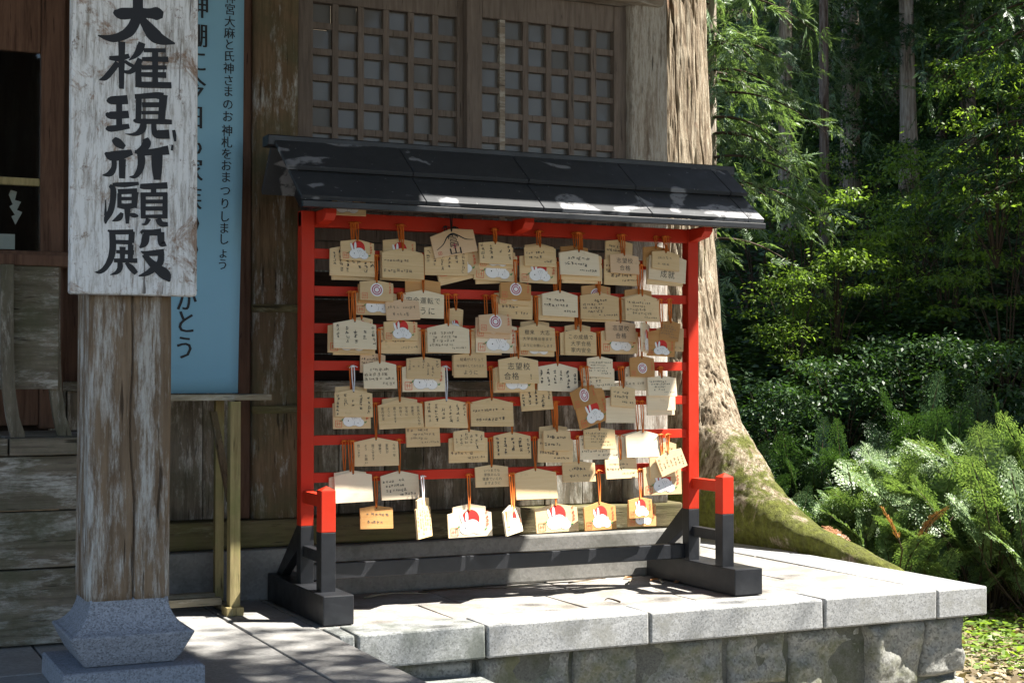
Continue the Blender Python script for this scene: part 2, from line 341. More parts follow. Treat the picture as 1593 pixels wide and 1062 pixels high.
def mk_floor():
    s = NT('forest_soil'); v = s.coord(rnd=False); g = s.noise(v, 8, 8, .75); g2 = s.noise(v, .7, 4, .6)
    c = s.ramp(g, [(.3, (.018, .013, .008)), (.5, (.06, .045, .028)), (.72, (.17, .14, .095))])
    c = s.mix(s.ramp(g2, [(.5, 0.), (.65, .5)]), c, (.03, .035, .014))
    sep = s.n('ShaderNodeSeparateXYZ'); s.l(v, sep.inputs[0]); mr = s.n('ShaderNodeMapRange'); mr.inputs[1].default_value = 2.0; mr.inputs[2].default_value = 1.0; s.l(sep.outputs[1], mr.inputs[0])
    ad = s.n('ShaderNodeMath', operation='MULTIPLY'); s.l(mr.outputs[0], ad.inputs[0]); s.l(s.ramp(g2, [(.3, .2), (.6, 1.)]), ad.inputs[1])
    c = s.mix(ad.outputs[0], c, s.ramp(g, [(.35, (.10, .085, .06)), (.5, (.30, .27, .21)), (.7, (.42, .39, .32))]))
    return s.done(c, .95, .1, s.bump(g, .8, .03))
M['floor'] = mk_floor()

# ------------------------------------------------------------------ ground
UX, UY = math.sin(R(36)), math.cos(R(36))
def ground(x, y):
    s = (x - CAM.x) * UX + (y - CAM.y) * UY
    x = np.asarray(x, float); y = np.asarray(y, float)
    t = np.clip(s - 9.0, 0, None); t2 = np.clip(s - 17, 0, 70)
    z = -.55 + .29 * np.minimum(t, 90) * np.clip(t / 2.5, 0, 1) + .10 * t2
    P = np.stack([x * .5, y * .5, 0 * x], -1).reshape(-1, 3)
    return z + (.16 * fbm(P, 3, 3).reshape(x.shape) * np.clip(t / 3, 0.12, 2.5))
def grid_sheet(x0, x1, y0, y1, nx, ny):
    X, Y = np.meshgrid(np.linspace(x0, x1, nx), np.linspace(y0, y1, ny)); Z = ground(X, Y)
    V = np.stack([X, Y, Z], -1).reshape(-1, 3); i = np.arange(nx * ny).reshape(ny, nx)
    F = np.stack([i[:-1, :-1], i[:-1, 1:], i[1:, 1:], i[1:, :-1]], -1).reshape(-1, 4); return V, F
V, F = grid_sheet(-140, 200, -140, 200, 341, 341)
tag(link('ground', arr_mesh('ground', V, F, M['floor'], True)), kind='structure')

# ------------------------------------------------------------------ stone platform and walkway (setting)
rng = random.Random(5)
plat = empty('stone_platform', (1.1, .5, -.55)); tag(plat, kind='structure'); plat_o = Vector((1.1, .5, -.55))
def pl(mb, name, mat, bevel=.004): 
    mb.v = [tuple(Vector(v) - plat_o) for v in mb.v]
    return mb.build(name, mat, plat, bevel)
def rough_slab(x0, x1, y0, y1, z0, z1, seed, amp=.002):
    """a slab whose top and front are very slightly uneven"""
    m = MB(); r_ = random.Random(seed); e = lambda: r_.uniform(-amp, amp)
    return m.hexa([(x0 + e(), y0 + e(), z0), (x1 + e(), y0 + e(), z0), (x1, y1, z0), (x0, y1, z0), (x0 + e(), y0 + e(), z1 + e()), (x1 + e(), y0 + e(), z1 + e()), (x1 + e(), y1, z1 + e()), (x0 + e(), y1, z1 + e())])
js = [-.032, .022, .411, .947, 1.587, 2.045]
for i in range(len(js) - 1):
    pl(rough_slab(js[i] + .004, js[i + 1] - .004, -.445, -.287, -.096, 0, 10 + i), 'coping_stone', M['gran3'] if i < 2 else M['gran2'], .006)
ys = [-.445, -.02, .62, 1.25]
for i in range(3): pl(rough_slab(2.049, 2.262, ys[i] + .003, ys[i + 1] - .003, -.096, 0, 30 + i), 'coping_stone', M['gran2'], .006)
xs = [-.036, .38, .83, 1.22, 1.62, 2.045]; yy = [-.283, .02, .31, .78, 1.25]
for i in range(5):
    for j in range(4):
        if j >= 2 and xs[i + 1] < 1.5: continue
        off = (.14 if j % 2 else 0) * (1 if 0 < i else 0)
        a = xs[i] + (off if i > 0 else 0); b = xs[i + 1] + (.14 if (j % 2 and i < 4) else 0)
        pl(rough_slab(a + .003, b - .003, yy[j] + .003, yy[j + 1] - .003, -.09, -.004, 60 + i * 5 + j), 'paving_slab', M['pave'], .003)
m = MB(); m.box(-.03, 2.19, -.362, 1.2, -.60, -.1); pl(m, 'core', M['mortar'])
def rubble(x0, x1, z0, z1, y, seed, d=.06):
    n = 25; k = 19; U, T = np.meshgrid(np.linspace(0, 1, n), np.linspace(0, 1, k)); r_ = random.Random(seed)
    c = [(x0 + r_.uniform(0, .008), z0 + r_.uniform(0, .006)), (x1 - r_.uniform(0, .008), z0 + r_.uniform(0, .006)), (x1 - r_.uniform(0, .008), z1 - r_.uniform(0, .006)), (x0 + r_.uniform(0, .008), z1 - r_.uniform(0, .006))]
    X = (1 - T) * ((1 - U) * c[0][0] + U * c[1][0]) + T * ((1 - U) * c[3][0] + U * c[2][0]); Z = (1 - T) * ((1 - U) * c[0][1] + U * c[1][1]) + T * ((1 - U) * c[3][1] + U * c[2][1])
    e = np.maximum(np.abs(2 * U - 1) ** 22, np.abs(2 * T - 1) ** 18)
    P = np.stack([X * 7, Z * 7, 0 * X + seed], -1).reshape(-1, 3); tilt = r_.uniform(-.05, .05) * (U - .5) + r_.uniform(-.06, .06) * (T - .5)
    f = fbm(P, seed, 5).reshape(k, n); Y = y + .016 * e - .050 * f * (1 - .4 * e) + tilt * .5
    jx = fbm(P * 1.7 + 31, seed + 5, 3).reshape(k, n) * .02; m = MB(); i = np.arange(n * k).reshape(k, n)
    vs = list(zip((X + jx).ravel(), Y.ravel(), (Z + jx * .6).ravel()))
    fs = [(int(i[a, b]), int(i[a, b + 1]), int(i[a + 1, b + 1]), int(i[a + 1, b])) for a in range(k - 1) for b in range(n - 1)]
    bd = [int(q) for q in list(i[0, :]) + list(i[1:, -1]) + list(i[-1, -2::-1]) + list(i[-2:0:-1, 0])]
    base = len(vs); vs += [(vs[q][0], y + d + .03, vs[q][2]) for q in bd]; L = len(bd)
    fs += [(bd[q], base + q, base + (q + 1) % L, bd[(q + 1) % L]) for q in range(L)]
    m.add(vs, fs); return m
ST = [(.02, .40, -.30, -.099), (.40, .72, -.35, -.099), (.72, .95, -.29, -.099), (.95, 1.27, -.33, -.099), (1.27, 1.50, -.27, -.099), (1.50, 1.80, -.34, -.099), (1.80, 2.03, -.335, -.099), (2.03, 2.205, -.30, -.099),
      (.02, .40, -.60, -.303), (.40, .60, -.60, -.353), (.60, .83, -.60, -.32), (.83, .97, -.47, -.293), (.97, 1.25, -.60, -.333), (1.25, 1.42, -.60, -.273), (1.42, 1.62, -.60, -.343), (1.62, 1.86, -.60, -.343), (1.86, 2.02, -.60, -.338), (2.02, 2.21, -.60, -.305)]
for i, (x0, x1, z0, z1) in enumerate(ST):
    mb = rubble(x0 + .003, x1 - .003, z0 + .003, z1 - .003, -.385 + rng.uniform(-.014, .010), 7 + i)
    mb.v = [tuple(Vector(v) - plat_o) for v in mb.v]; mb.build('wall_stone', M['rubble'], plat, smooth=True)
for i in range(6):          # right-hand side of the platform wall
    m = MB(); y0 = -.36 + i * .26
    for z0, z1 in ((-.325, -.10), (-.60, -.332)): 
        m = MB(); m.box(2.14, 2.205 + rng.uniform(0, .02), y0 + .004, y0 + .256, z0, z1); pl(m, 'wall_stone', M['rubble'], .02)
# lower landing beside the walkway
m = rough_slab(-.03, .408, -1.15, -.365, -.60, -.148, 91); pl(m, 'landing_stone', M['gran3'], .008)

walk = empty('walkway', (-.8, -.6, -.55)); tag(walk, kind='structure'); w_o = Vector((-.8, -.6, -.55))
def wl(mb, mat, name='paving_slab', bevel=.003):
    mb.v = [tuple(Vector(v) - w_o) for v in mb.v]; return mb.build(name, mat, walk, bevel)
for a, b in ((-2.0, -1.42), (-1.42, -.858), (-.858, -.30), (-.30, .30)): wl(rough_slab(-.232, -.042, a + .002, b - .002, -.55, 0, int(a * 100) + 500), M['walk'])
for i, (x0, x1) in enumerate(((-.80, -.236), (-1.5, -.804), (-2.2, -1.504))):
    for j, (a, b) in enumerate(((-2.0, -1.25), (-1.25, -.62), (-.62, .05), (.05, .30))): wl(rough_slab(x0 + .002, x1 - .002, a + .002, b - .002, -.55, -.002, 300 + i * 7 + j), M['walk'])
for k in range(3): wl(rough_slab(-2.2, -.06, -2.0 - .32 * (k + 1), -2.0 - .32 * k - .002, -.6, -.17 * (k + 1), 400 + k), M['walk'], 'step_stone')

# ------------------------------------------------------------------ the hall behind
hall = empty('shrine_hall', (.3, .5, 0)); tag(hall, 'weathered wooden shrine hall with lattice windows behind the tablet rack', 'building')
h_o = Vector((.3, .5, 0))
def hb(mb, name, mat, bevel=0, parent=None, smooth=False):
    if parent is None: mb.v = [tuple(Vector(v) - h_o) for v in mb.v]; parent = hall
    else: mb.v = [tuple(Vector(v) - h_o) for v in mb.v]
    return mb.build(name, mat, parent, bevel, smooth)
def wav_post(x0, x1, y0, y1, z0, z1, seed, n=28, nz=40, crack=None, p=.28):
    """old hewn post: rounded arrises, slightly uneven faces"""
    A = np.linspace(0, 2 * np.pi, n, endpoint=False); ca, sa = np.cos(A), np.sin(A)
    if crack is not None:      # points spread evenly over the four faces
        t = np.linspace(-.5 ** (p / 2), .5 ** (p / 2), n // 4, endpoint=False); q = np.sign(t) * np.abs(t) ** (1 / p); c2 = np.sqrt(1 - q * q)
        ca = np.concatenate([q, c2, -q, -c2]); sa = np.concatenate([-c2, q, c2, -q])
    ux = np.sign(ca) * np.abs(ca) ** p; uy = np.sign(sa) * np.abs(sa) ** p
    hx, hy = (x1 - x0) / 2, (y1 - y0) / 2; zs = np.linspace(z0, z1, nz)
    m = MB(); vs = []
    for z in zs:
        P = np.stack([ux * 9, uy * 9, np.full(n, z * 1.3)], -1); d = 1 + .035 * fbm(P, seed, 3)
        if crack is not None: wob = crack + .05 * math.sin(z * 7) + .03 * math.sin(z * 19); d = d - .13 * np.exp(-((ux - wob) / .020) ** 2) * (uy < -.5) + .012 * fbm(np.stack([ux * 60, uy * 60, np.full(n, z * 3.)], -1), 77, 2)
        vs += list(zip((x0 + x1) / 2 + hx * ux * d, (y0 + y1) / 2 + hy * uy * d, np.full(n, z)))
    fs = [(i * n + j, i * n + (j + 1) % n, (i + 1) * n + (j + 1) % n, (i + 1) * n + j) for i in range(nz - 1) for j in range(n)]
    fs += [tuple(range(n))[::-1], tuple(range((nz - 1) * n, nz * n))]
    return m.add(vs, fs)
m = MB(); m.box(-.62, 1.60, .30, .55, -.004, .158); hb(m, 'foundation_curb', M['curb'], .008)
m = MB(); m.box(-.62, 1.545, .335, .52, .160, .248); hb(m, 'ground_sill', M['sill'], .008)
hb(wav_post(-.052, .102, .345, .50, .25, 2.85, 3), 'corner_post', M['post'], smooth=True)
hb(wav_post(1.337, 1.497, .345, .50, .25, 2.85, 4), 'corner_post', M['post2'], smooth=True)
for z in (.60, .925): m = MB(); m.box(-.056, .106, .338, .36, z - .014, z + .012); hb(m, 'tie_batten', M['sill'], .004)
xx = [.102, .26, .42, .56, .72, .86, 1.02, 1.17, 1.337]
for i in range(8):
    m = MB(); m.box(xx[i] + .001, xx[i + 1] - .002, .405 + rng.uniform(0, .006), .44, .25, .655); hb(m, 'wall_plank', M['plank'], .003)
m = MB(); m.box(.10, 1.34, .365, .47, .655, .688); hb(m, 'wall_rail', M['plankx'], .004)
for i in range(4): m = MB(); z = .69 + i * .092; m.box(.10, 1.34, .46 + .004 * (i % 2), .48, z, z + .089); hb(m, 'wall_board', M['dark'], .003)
xx2 = [.10, .47, .80, 1.08, 1.34]
for i in range(4): m = MB(); m.box(xx2[i] + .002, xx2[i + 1] - .002, .43, .46, 1.06, 1.155); hb(m, 'apron_board', M['lattice'], .003)
# left bay
for i, (a, b) in enumerate(((-.62, -.40), (-.398, -.20), (-.198, -.094))): m = MB(); m.box(a, b, .40 + .003 * i, .43, .25, .66); hb(m, 'wall_plank', M['plank'], .003)
m = MB(); m.box(-.094, -.053, .37, .44, .25, 2.3); hb(m, 'door_jamb', M['brown'], .004)
for i, (a, b) in enumerate(((-.66, -.46), (-.458, -.27), (-.268, -.095))): m = MB(); m.box(a, b, .405 + .004 * i, .43, .69, 2.3); hb(m, 'wall_board', M['brown'], .003)
m = MB(); m.box(-.66, -.054, .372, .43, .661, .688); hb(m, 'wall_rail', M['plankx'], .003)
# lintels
m = MB(); m.box(-.2, 1.46, .315, .40, 2.045, 2.14); hb(m, 'lintel_beam', M['beam'], .008)
m = MB(); m.box(-1.9, 1.7, .36, .48, 2.30, 2.86); hb(m, 'frieze_board', M['brown'], .005)
m = MB(); m.box(.10, 1.34, .43, .47, 2.14, 2.30); hb(m, 'frieze_board', M['lattice'], .004)
# lattice sliding windows
def lattice_window(x0, x1, yf, c0, pitch, n):
    zt, zb = 2.043, 1.158
    fr = MB(); st_w = c0 - x0
    fr.box(x0, c0, yf, yf + .035, zb, zt); xe = c0 + pitch * n - .022
    fr.box(xe, x1, yf, yf + .035, zb, zt); fr.box(c0, xe, yf + .001, yf + .034, 1.95, zt); fr.box(c0, xe, yf + .001, yf + .034, zb, 1.20)
    f = hb(fr, 'window_frame', M['lattice'], .003)
    for k in range(1, n):
        x = c0 + pitch * k - .022
        q = MB(); q.box(x, x + .022, yf + .006, yf + .026, 1.19, 1.952); hb(q, 'muntin', M['lattice'] if not (k == 1 and x0 > .5) else M['beam'], .002, f)
    nr = 9; pz = .0868
    for k in range(1, nr):
        z = 1.95 - pz * k
        q = MB(); q.box(c0 - .002, xe + .002, yf + .009, yf + .024, z - .0, z + .022); hb(q, 'muntin', M['lattice'], .002, f)
    gx = MB(); gx.box(-.0345, .0345, 0, .003, -.0325, .0325); gme = gx.mesh('pane', M['glass'])
    r_ = random.Random(int(x0 * 100) + 9)
    for k in range(n):
        for j in range(nr - 1):
            o = link('pane', gme, f, Vector((c0 + pitch * (k + .5) - .011, yf + .0275, 1.95 - pz * (j + .5) + .011)) - h_o, (r_.uniform(-.012, .012), 0, r_.uniform(-.012, .012)))
lattice_window(.118, .745, .425, .170, .0905, 6)
lattice_window(.710, 1.345, .385, .768, .0905, 6)
# roof: deep main eaves and the entrance porch roof (above the picture)
def roof_slab(x0, x1, ya, za, yb, zb, t, nm):
    q = MB(); q.prism_x([(ya, za), (yb, zb), (yb, zb + t), (ya, za + t)], x0, x1); return hb(q, nm, M['brown'], .01)
roof_slab(-4.5, 2.64, -.68, 2.78, 2.6, 4.5, .16, 'main_roof'); roof_slab(-4.5, 2.64, 2.6, 4.5, 5.2, 3.2, .16, 'rear_roof')
roof_slab(-3.4, 1.33, -3.0, 2.50, -.66, 2.87, .13, 'porch_roof')
for k in range(16):
    x = -2.2 + k * .28
    q = MB(); q.prism_x([(-.62, 2.70), (.42, 3.27), (.42, 3.34), (-.62, 2.77)], x, x + .06); hb(q, 'rafter', M['brown'], .004)
q = MB(); q.box(-4.4, 1.58, .50, 4.8, .0, 2.85); q.f = [f for i, f in enumerate(q.f) if i in (3, 4)]; q.m = [0, 0]; hb(q, 'side_wall', M['plank'])
# entrance bay on the far left
m = MB(); m.box(-.716, -.648, .30, .36, .55, 2.3); hb(m, 'door_stile', M['brown'], .005)
m = MB(); m.box(-2.1, -.716, .31, .35, 1.675, 2.3); hb(m, 'transom_board', M['brown'], .004)
m = MB(); m.box(-2.1, -.60, .24, .36, 1.035, 1.075); dr = hb(m, 'door_rail', M['brown'], .004)
m = MB(); m.box(-2.1, -.717, .305, .345, .56, 1.034); hb(m, 'door_panel', M['brown'], .003)
m = MB(); m.box(-2.1, -.717, .312, .336, 1.275, 1.298); hb(m, 'door_rail', M['fresh'], .003)
m = MB(); m.box(-2.1, -.717, .318, .323, 1.076, 1.674); hb(m, 'door_glass', M['clear'])
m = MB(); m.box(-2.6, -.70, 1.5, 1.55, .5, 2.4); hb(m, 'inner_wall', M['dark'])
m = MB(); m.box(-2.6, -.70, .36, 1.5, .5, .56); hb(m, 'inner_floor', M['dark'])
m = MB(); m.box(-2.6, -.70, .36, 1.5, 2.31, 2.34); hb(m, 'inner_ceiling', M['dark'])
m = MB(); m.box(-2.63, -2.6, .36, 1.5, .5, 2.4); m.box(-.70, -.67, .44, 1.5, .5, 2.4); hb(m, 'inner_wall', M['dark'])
# veranda boards (raised entrance floor)
ver = empty('veranda', (-1.3, -.1, 0)); tag(ver, 'raised wooden veranda with three broad weathered front boards behind the pillar', 'veranda'); v_o = Vector((-1.3, -.1, 0))
def vb(mb, name, mat, bevel=.004): mb.v = [tuple(Vector(v) - v_o) for v in mb.v]; return mb.build(name, mat, ver, bevel)
for i, (z0, z1) in enumerate(((.004, .199), (.203, .351), (.355, .496))): m = MB(); m.box(-2.0, -.60, -.25 + .006 * (i % 2), -.20, z0, z1); vb(m, 'front_board', M['plankx'])
for i, (a, b) in enumerate(((-2.0, -1.3), (-1.298, -.872), (-.868, -.585))): m = MB(); m.box(a, b, -.268, .29, .50, .545); vb(m, 'floor_plank', M['plankx'])
m = MB(); m.box(-.66, -.60, -.20, .29, 0, .498); vb(m, 'side_board', M['plank'])
# hanging panel on curved legs standing on the veranda
ps = empty('panel_stand', (-.9, -.18, .545)); tag(ps, 'weathered board on curved wooden legs standing on the veranda', 'stand'); p_o = Vector((-.9, -.18, .545))
m = MB(); m.box(-1.4, -.737, -.205, -.185, .672, 1.0); m.v = [tuple(Vector(v) - p_o) for v in m.v]; m.build('panel', M['plankx'], ps, .003)
m = MB(); m.box(-1.42, -.70, -.215, -.16, 1.0, 1.03); m.v = [tuple(Vector(v) - p_o) for v in m.v]; m.build('top_rail', M['brown'], ps, .003)
for x in (-.86, -.735, -1.12, -1.3):
    pts = [(-.012, 1.0), (-.012, .85), (-.010, .75), (-.006, .67), (.004, .60), (.016, .546)]
    poly = [(x + a - .017, z) for a, z in pts[::-1]][:0]
    L = [(x + a - .016, z) for a, z in pts]; Rr = [(x + a + .016 + (.006 if z < .6 else 0), z) for a, z in pts]
    m = MB(); yq = -.232 if x != -.735 else -.19
    for i in range(len(pts) - 1): m.hexa([(L[i + 1][0], yq, L[i + 1][1]), (Rr[i + 1][0], yq, Rr[i + 1][1]), (Rr[i + 1][0], yq + .025, Rr[i + 1][1]), (L[i + 1][0], yq + .025, L[i + 1][1]), (L[i][0], yq, L[i][1]), (Rr[i][0], yq, Rr[i][1]), (Rr[i][0], yq + .025, Rr[i][1]), (L[i][0], yq + .025, L[i][1])])
    m.v = [tuple(Vector(v) - p_o) for v in m.v]; m.build('curved_leg', M['plank'], ps)
# paper streamer and notice behind the glass
m = MB(); zz = [(0, 0), (.018, -.005), (.012, -.03), (.03, -.035), (.018, -.06), (.034, -.066), (.014, -.105), (.002, -.08), (.012, -.075), (-.004, -.05), (.006, -.044), (-.006, -.015)]
m.prism_y(zz[::-1], 0, .0008); tag(m.build('paper_streamer', M['paper'], loc=(-.79, .40, 1.27)), 'white zigzag paper streamer hanging inside the dark entrance window', 'paper')
m = MB(); m.box(-.03, .03, 0, .001, 0, .045); tag(m.build('paper_notice', M['paper'], loc=(-.815, .335, 1.085)), 'small white paper notice at the bottom of the entrance window', 'notice')

# ------------------------------------------------------------------ porch pillar, sign, banner, display stand
pil = empty('porch_pillar', (-.679, -.80, 0)); tag(pil, 'square weathered timber pillar on a flared granite base', 'pillar')
mb = wav_post(-.094, .094, -.090, .090, .200, 2.75, 11, 520, 110, .06, .2); mb.build('shaft', M['pillar'], pil, smooth=True)
def ring_solid(prof, n=4):      # square sections (half, z)
    mm = MB(); vs = []
    for hx, z in prof: vs += [(-hx, -hx, z), (hx, -hx, z), (hx, hx, z), (-hx, hx, z)]
    k = len(prof); fs = [(i * 4 + j, i * 4 + (j + 1) % 4, (i + 1) * 4 + (j + 1) % 4, (i + 1) * 4 + j) for i in range(k - 1) for j in range(4)]
    return mm.add(vs, fs + [(3, 2, 1, 0), tuple(range(4 * k - 4, 4 * k))])
prof = [(.100, .055), (.114, .075), (.136, .120), (.139, .128)] + [(.0885 + .0505 * (1 - math.sin(t)) , .128 + .072 * (1 - math.cos(t)) ** .8) for t in [math.pi / 2 * i / 8 for i in range(1, 9)]] + [(.0875, .2035)]
ring_solid(prof).build('base_stone', M['base'], pil, .004)
ring_solid([(.152, -.002), (.157, .004), (.157, .050), (.152, .054)]).build('plinth_stone', M['base'], pil)

sg = empty('sign_board', (-.682, -.905, .89)); tag(sg, 'tall peeling white sign board with black brushed characters on the pillar', 'sign')
sx0, sx1 = -.822 + .682, -.538 + .682
m = MB(); m.box(sx0, sx1, -.028, .008, .0, 1.02); m.build('board', M['sign'], sg, .006)
SY = -.933
GL = [(0, 12.25, [[(390,220,60),(520,265,210),(850,250,190),(1080,260,190),(1220,265,240),(1335,290,120)],[(850,-80,190),(850,200,190),(800,420,190),(690,600,190),(520,700,160),(330,735,130),(90,680,20)],[(900,330,120),(1010,480,190),(1150,660,260),(1300,760,200),(1560,835,30)]]),
 (65, 12.25, [[(305,310,70),(480,320,110),(690,270,80)],[(545,0,130),(545,200,120),(540,500,110),(540,900,90)],[(470,400,110),(350,560,110),(230,690,100),(110,730,15)],[(600,370,60),(700,440,70),(800,480,60)],[(930,20,130),(880,160,140),(800,270,90),(680,355,20)],[(900,330,110),(820,480,110),(700,580,80),(590,570,50)],[(870,420,110),(860,650,110),(870,870,130)],[(1180,170,120),(1180,500,110),(1180,820,110)],[(960,165,80),(1380,170,80)],[(930,335,80),(1430,340,110)],[(920,495,85),(1400,495,80)],[(880,625,80),(1390,640,110)],[(860,820,110),(1490,835,120)]]),
 (138, 12.25, [[(265,200,60),(350,225,150),(660,210,170)],[(250,460,40),(330,510,140),(680,490,140)],[(250,735,60),(340,765,120),(690,715,90)],[(495,200,110),(495,740,110)],[(790,150,90),(900,150,100),(1200,130,120),(1330,160,160)],[(870,130,110),(860,590,110)],[(1340,120,160),(1320,350,140),(1300,600,130)],[(930,310,95),(1260,310,95)],[(920,460,70),(1260,460,70)],[(770,590,30),(850,620,90),(1300,630,100),(1500,640,90)],[(960,660,110),(930,780,130),(800,870,70),(610,865,10)],[(1150,650,90),(1160,800,100),(1220,870,160),(1450,870,170)],[(1530,790,60),(1550,900,70),(1560,1010,40)]]),
 (205, 12.25, [[(390,130,90),(470,210,170),(600,300,90)],[(225,400,40),(330,460,170),(500,450,180),(745,390,100)],[(395,530,90),(395,680,100),(320,800,110),(175,830,15)],[(555,520,130),(550,890,110)],[(990,130,110),(1020,220,160),(950,330,140),(860,400,120)],[(900,400,130),(920,560,140),(890,720,120),(800,850,80),(690,860,20)],[(790,380,60),(950,400,110),(1200,380,130),(1440,350,180)],[(1215,430,210),(1215,700,190),(1220,920,130)],[(1510,250,40),(1500,360,50)]]),
 (278, 12.25, [[(370,110,60),(600,115,95),(870,90,60)],[(310,130,60),(380,200,110),(375,420,110),(330,620,110),(250,760,90),(235,860,25)],[(235,400,15),(235,700,50)],[(470,250,100),(840,235,100)],[(500,280,80),(500,540,80)],[(800,250,130),(780,560,100)],[(500,380,65),(780,380,65)],[(460,510,80),(620,530,110),(800,510,90)],[(650,560,120),(650,860,60)],[(550,650,60),(490,750,110),(360,810,12)],[(690,680,50),(780,700,90),(860,710,30)],[(890,140,80),(1000,150,110),(1415,130,120)],[(1150,180,100),(1150,280,100)],[(900,305,80),(1415,300,80)],[(950,290,100),(950,760,90)],[(1370,280,90),(1365,760,100)],[(980,440,75),(1400,435,75)],[(980,570,80),(1400,570,80)],[(930,720,60),(1410,720,80)],[(1050,760,100),(1000,860,60),(920,870,20)],[(1230,760,110),(1290,860,110),(1420,870,80)]]),
 (350, 11.8, [[(265,100,30),(400,130,80),(740,125,90)],[(350,120,110),(360,400,120),(320,620,110),(220,790,90),(120,860,70),(25,865,8)],[(710,120,110),(700,330,100)],[(400,310,75),(720,320,80)],[(540,400,110),(535,650,75)],[(690,360,100),(680,640,90)],[(420,490,60),(750,505,90)],[(380,650,70),(810,655,80)],[(490,680,90),(490,790,100),(430,870,70),(310,915,12)],[(600,690,50),(700,790,110),(790,890,80)],[(880,100,60),(920,140,100)],[(920,140,110),(1100,140,110),(1250,130,140)],[(970,170,130),(940,330,130),(850,420,30)],[(1240,130,130),(1240,280,120),(1250,360,80),(1330,340,90)],[(870,485,20),(1000,520,90),(1300,500,120)],[(1240,520,110),(1230,680,120),(1120,790,120),(980,890,90),(830,935,20)],[(930,540,90),(1050,680,120),(1180,800,170),(1330,920,190),(1400,1040,30)]])]
def smooth_stroke(p, k=4):
    if len(p) < 3: return p
    out = []; n = len(p)
    for i in range(n - 1):
        a, b, c, d = p[max(i - 1, 0)], p[i], p[i + 1], p[min(i + 2, n - 1)]
        for t in [q / k for q in range(k)]:
            out.append(tuple(.5 * (2 * b[j] + (c[j] - a[j]) * t + (2 * a[j] - 5 * b[j] + 4 * c[j] - d[j]) * t * t + (3 * b[j] - a[j] - 3 * c[j] + d[j]) * t ** 3) for j in range(3)))
    return out + [p[-1]]
rg = random.Random(2)
for y0, sc, strokes in GL:
    m = MB(); k = 0
    for s_ in strokes:
        pts = []
        for (zx, zy, wd) in smooth_stroke(s_):
            q = onY(145 + zx / sc, y0 + zy / sc, SY - .001)
            pts.append((q[0] + .682, q[2] - .89, wd / sc * (1.50 / 1000) * (.97 + .06 * rg.random())))
        k += 1; m.ribbon(pts, -.0285 - .00012 * k)
    m.build('painted_character', M['ink'], sg, recalc=False)

# font glyphs (outline geometry from the built-in font)
_gl = {}
def glyph(ch):
    if ch not in _gl:
        c = bpy.data.curves.new('glyph', 'FONT'); c.body = ch; c.resolution_u = 2; c.align_x = 'CENTER'; c.fill_mode = 'FRONT'
        o = bpy.data.objects.new('glyph', c); COL.objects.link(o); bpy.context.view_layer.update()
        me = o.to_mesh(); vs = [(v.co.x, v.co.y - .38) for v in me.vertices]; fs = [tuple(p.vertices) for p in me.polygons]
        o.to_mesh_clear(); bpy.data.objects.remove(o); bpy.data.curves.remove(c); _gl[ch] = (vs, fs)
    return _gl[ch]
def put_glyph(m, ch, x, z, size, y, mat=0, sx=1., bold=0):
    vs, fs = glyph(ch)
    m.add([(x + a * size * sx, y, z + b * size) for a, b in vs], fs, mat)
    if bold: m.add([(x + a * size * sx + bold, y - .0001, z + b * size) for a, b in vs], fs, mat)

bn = empty('cloth_banner', (-.33, .14, .655)); tag(bn, 'long blue cloth banner with vertical black lettering beside the pillar', 'banner')
def bw(x, z):      # banner surface ripple
    return .004 * math.sin(x * 15 + z * 3.1) + .004 * math.sin(z * 5.3 + 1)
nx, nz = 10, 30; m = MB(); vs = []
for j in range(nz + 1):
    for i in range(nx + 1):
        z = j / nz * 1.55; x = -.17 + i / nx * .345 + .012 * z; vs.append((x, bw(x, z), z))
m.add(vs, [(j * (nx + 1) + i, j * (nx + 1) + i + 1, (j + 1) * (nx + 1) + i + 1, (j + 1) * (nx + 1) + i) for j in range(nz) for i in range(nx)])
cl = m.build('cloth', M['banner'], bn, smooth=True, recalc=False)
so = cl.modifiers.new('thickness', 'SOLIDIFY'); so.thickness = .0012; so.offset = 1
def banner_text(name, txt, pxs, size, pitch_sx=1., bold=0):
    m = MB()
    for ch, (x, y) in zip(txt, pxs):
        q = onY(x, y, .14); b0 = len(m.v); put_glyph(m, ch, q[0] + .33, q[2] - .655, size, 0, 0, pitch_sx, bold)
        m.v[b0:] = [(a, bw(a, c) - .0030 + b, c) for a, b, c in m.v[b0:]]
    m.build(name, M['ink'], bn, recalc=False)
big = '神棚に今日も家族のありがとう'; bigy = [10, 55, 95, 135, 182, 224, 264, 307, 346, 383, 422, 465, 500, 540]
banner_text('large_lettering', big, [(308 - 21 * (y / 540), y) for y in bigy], .078, .86, .0024)
sm = '神宮大麻と氏神さまのお神札をおまつりしましょう'; smy = [-3, 15, 34, 52, 70, 88, 107, 126, 143, 163, 182, 204, 222, 240, 258, 276, 297, 317, 337, 355, 372, 393, 411]
banner_text('small_lettering', sm, [(358 - 12 * (y / 411), y) for y in smy], .037, .95, .0007)

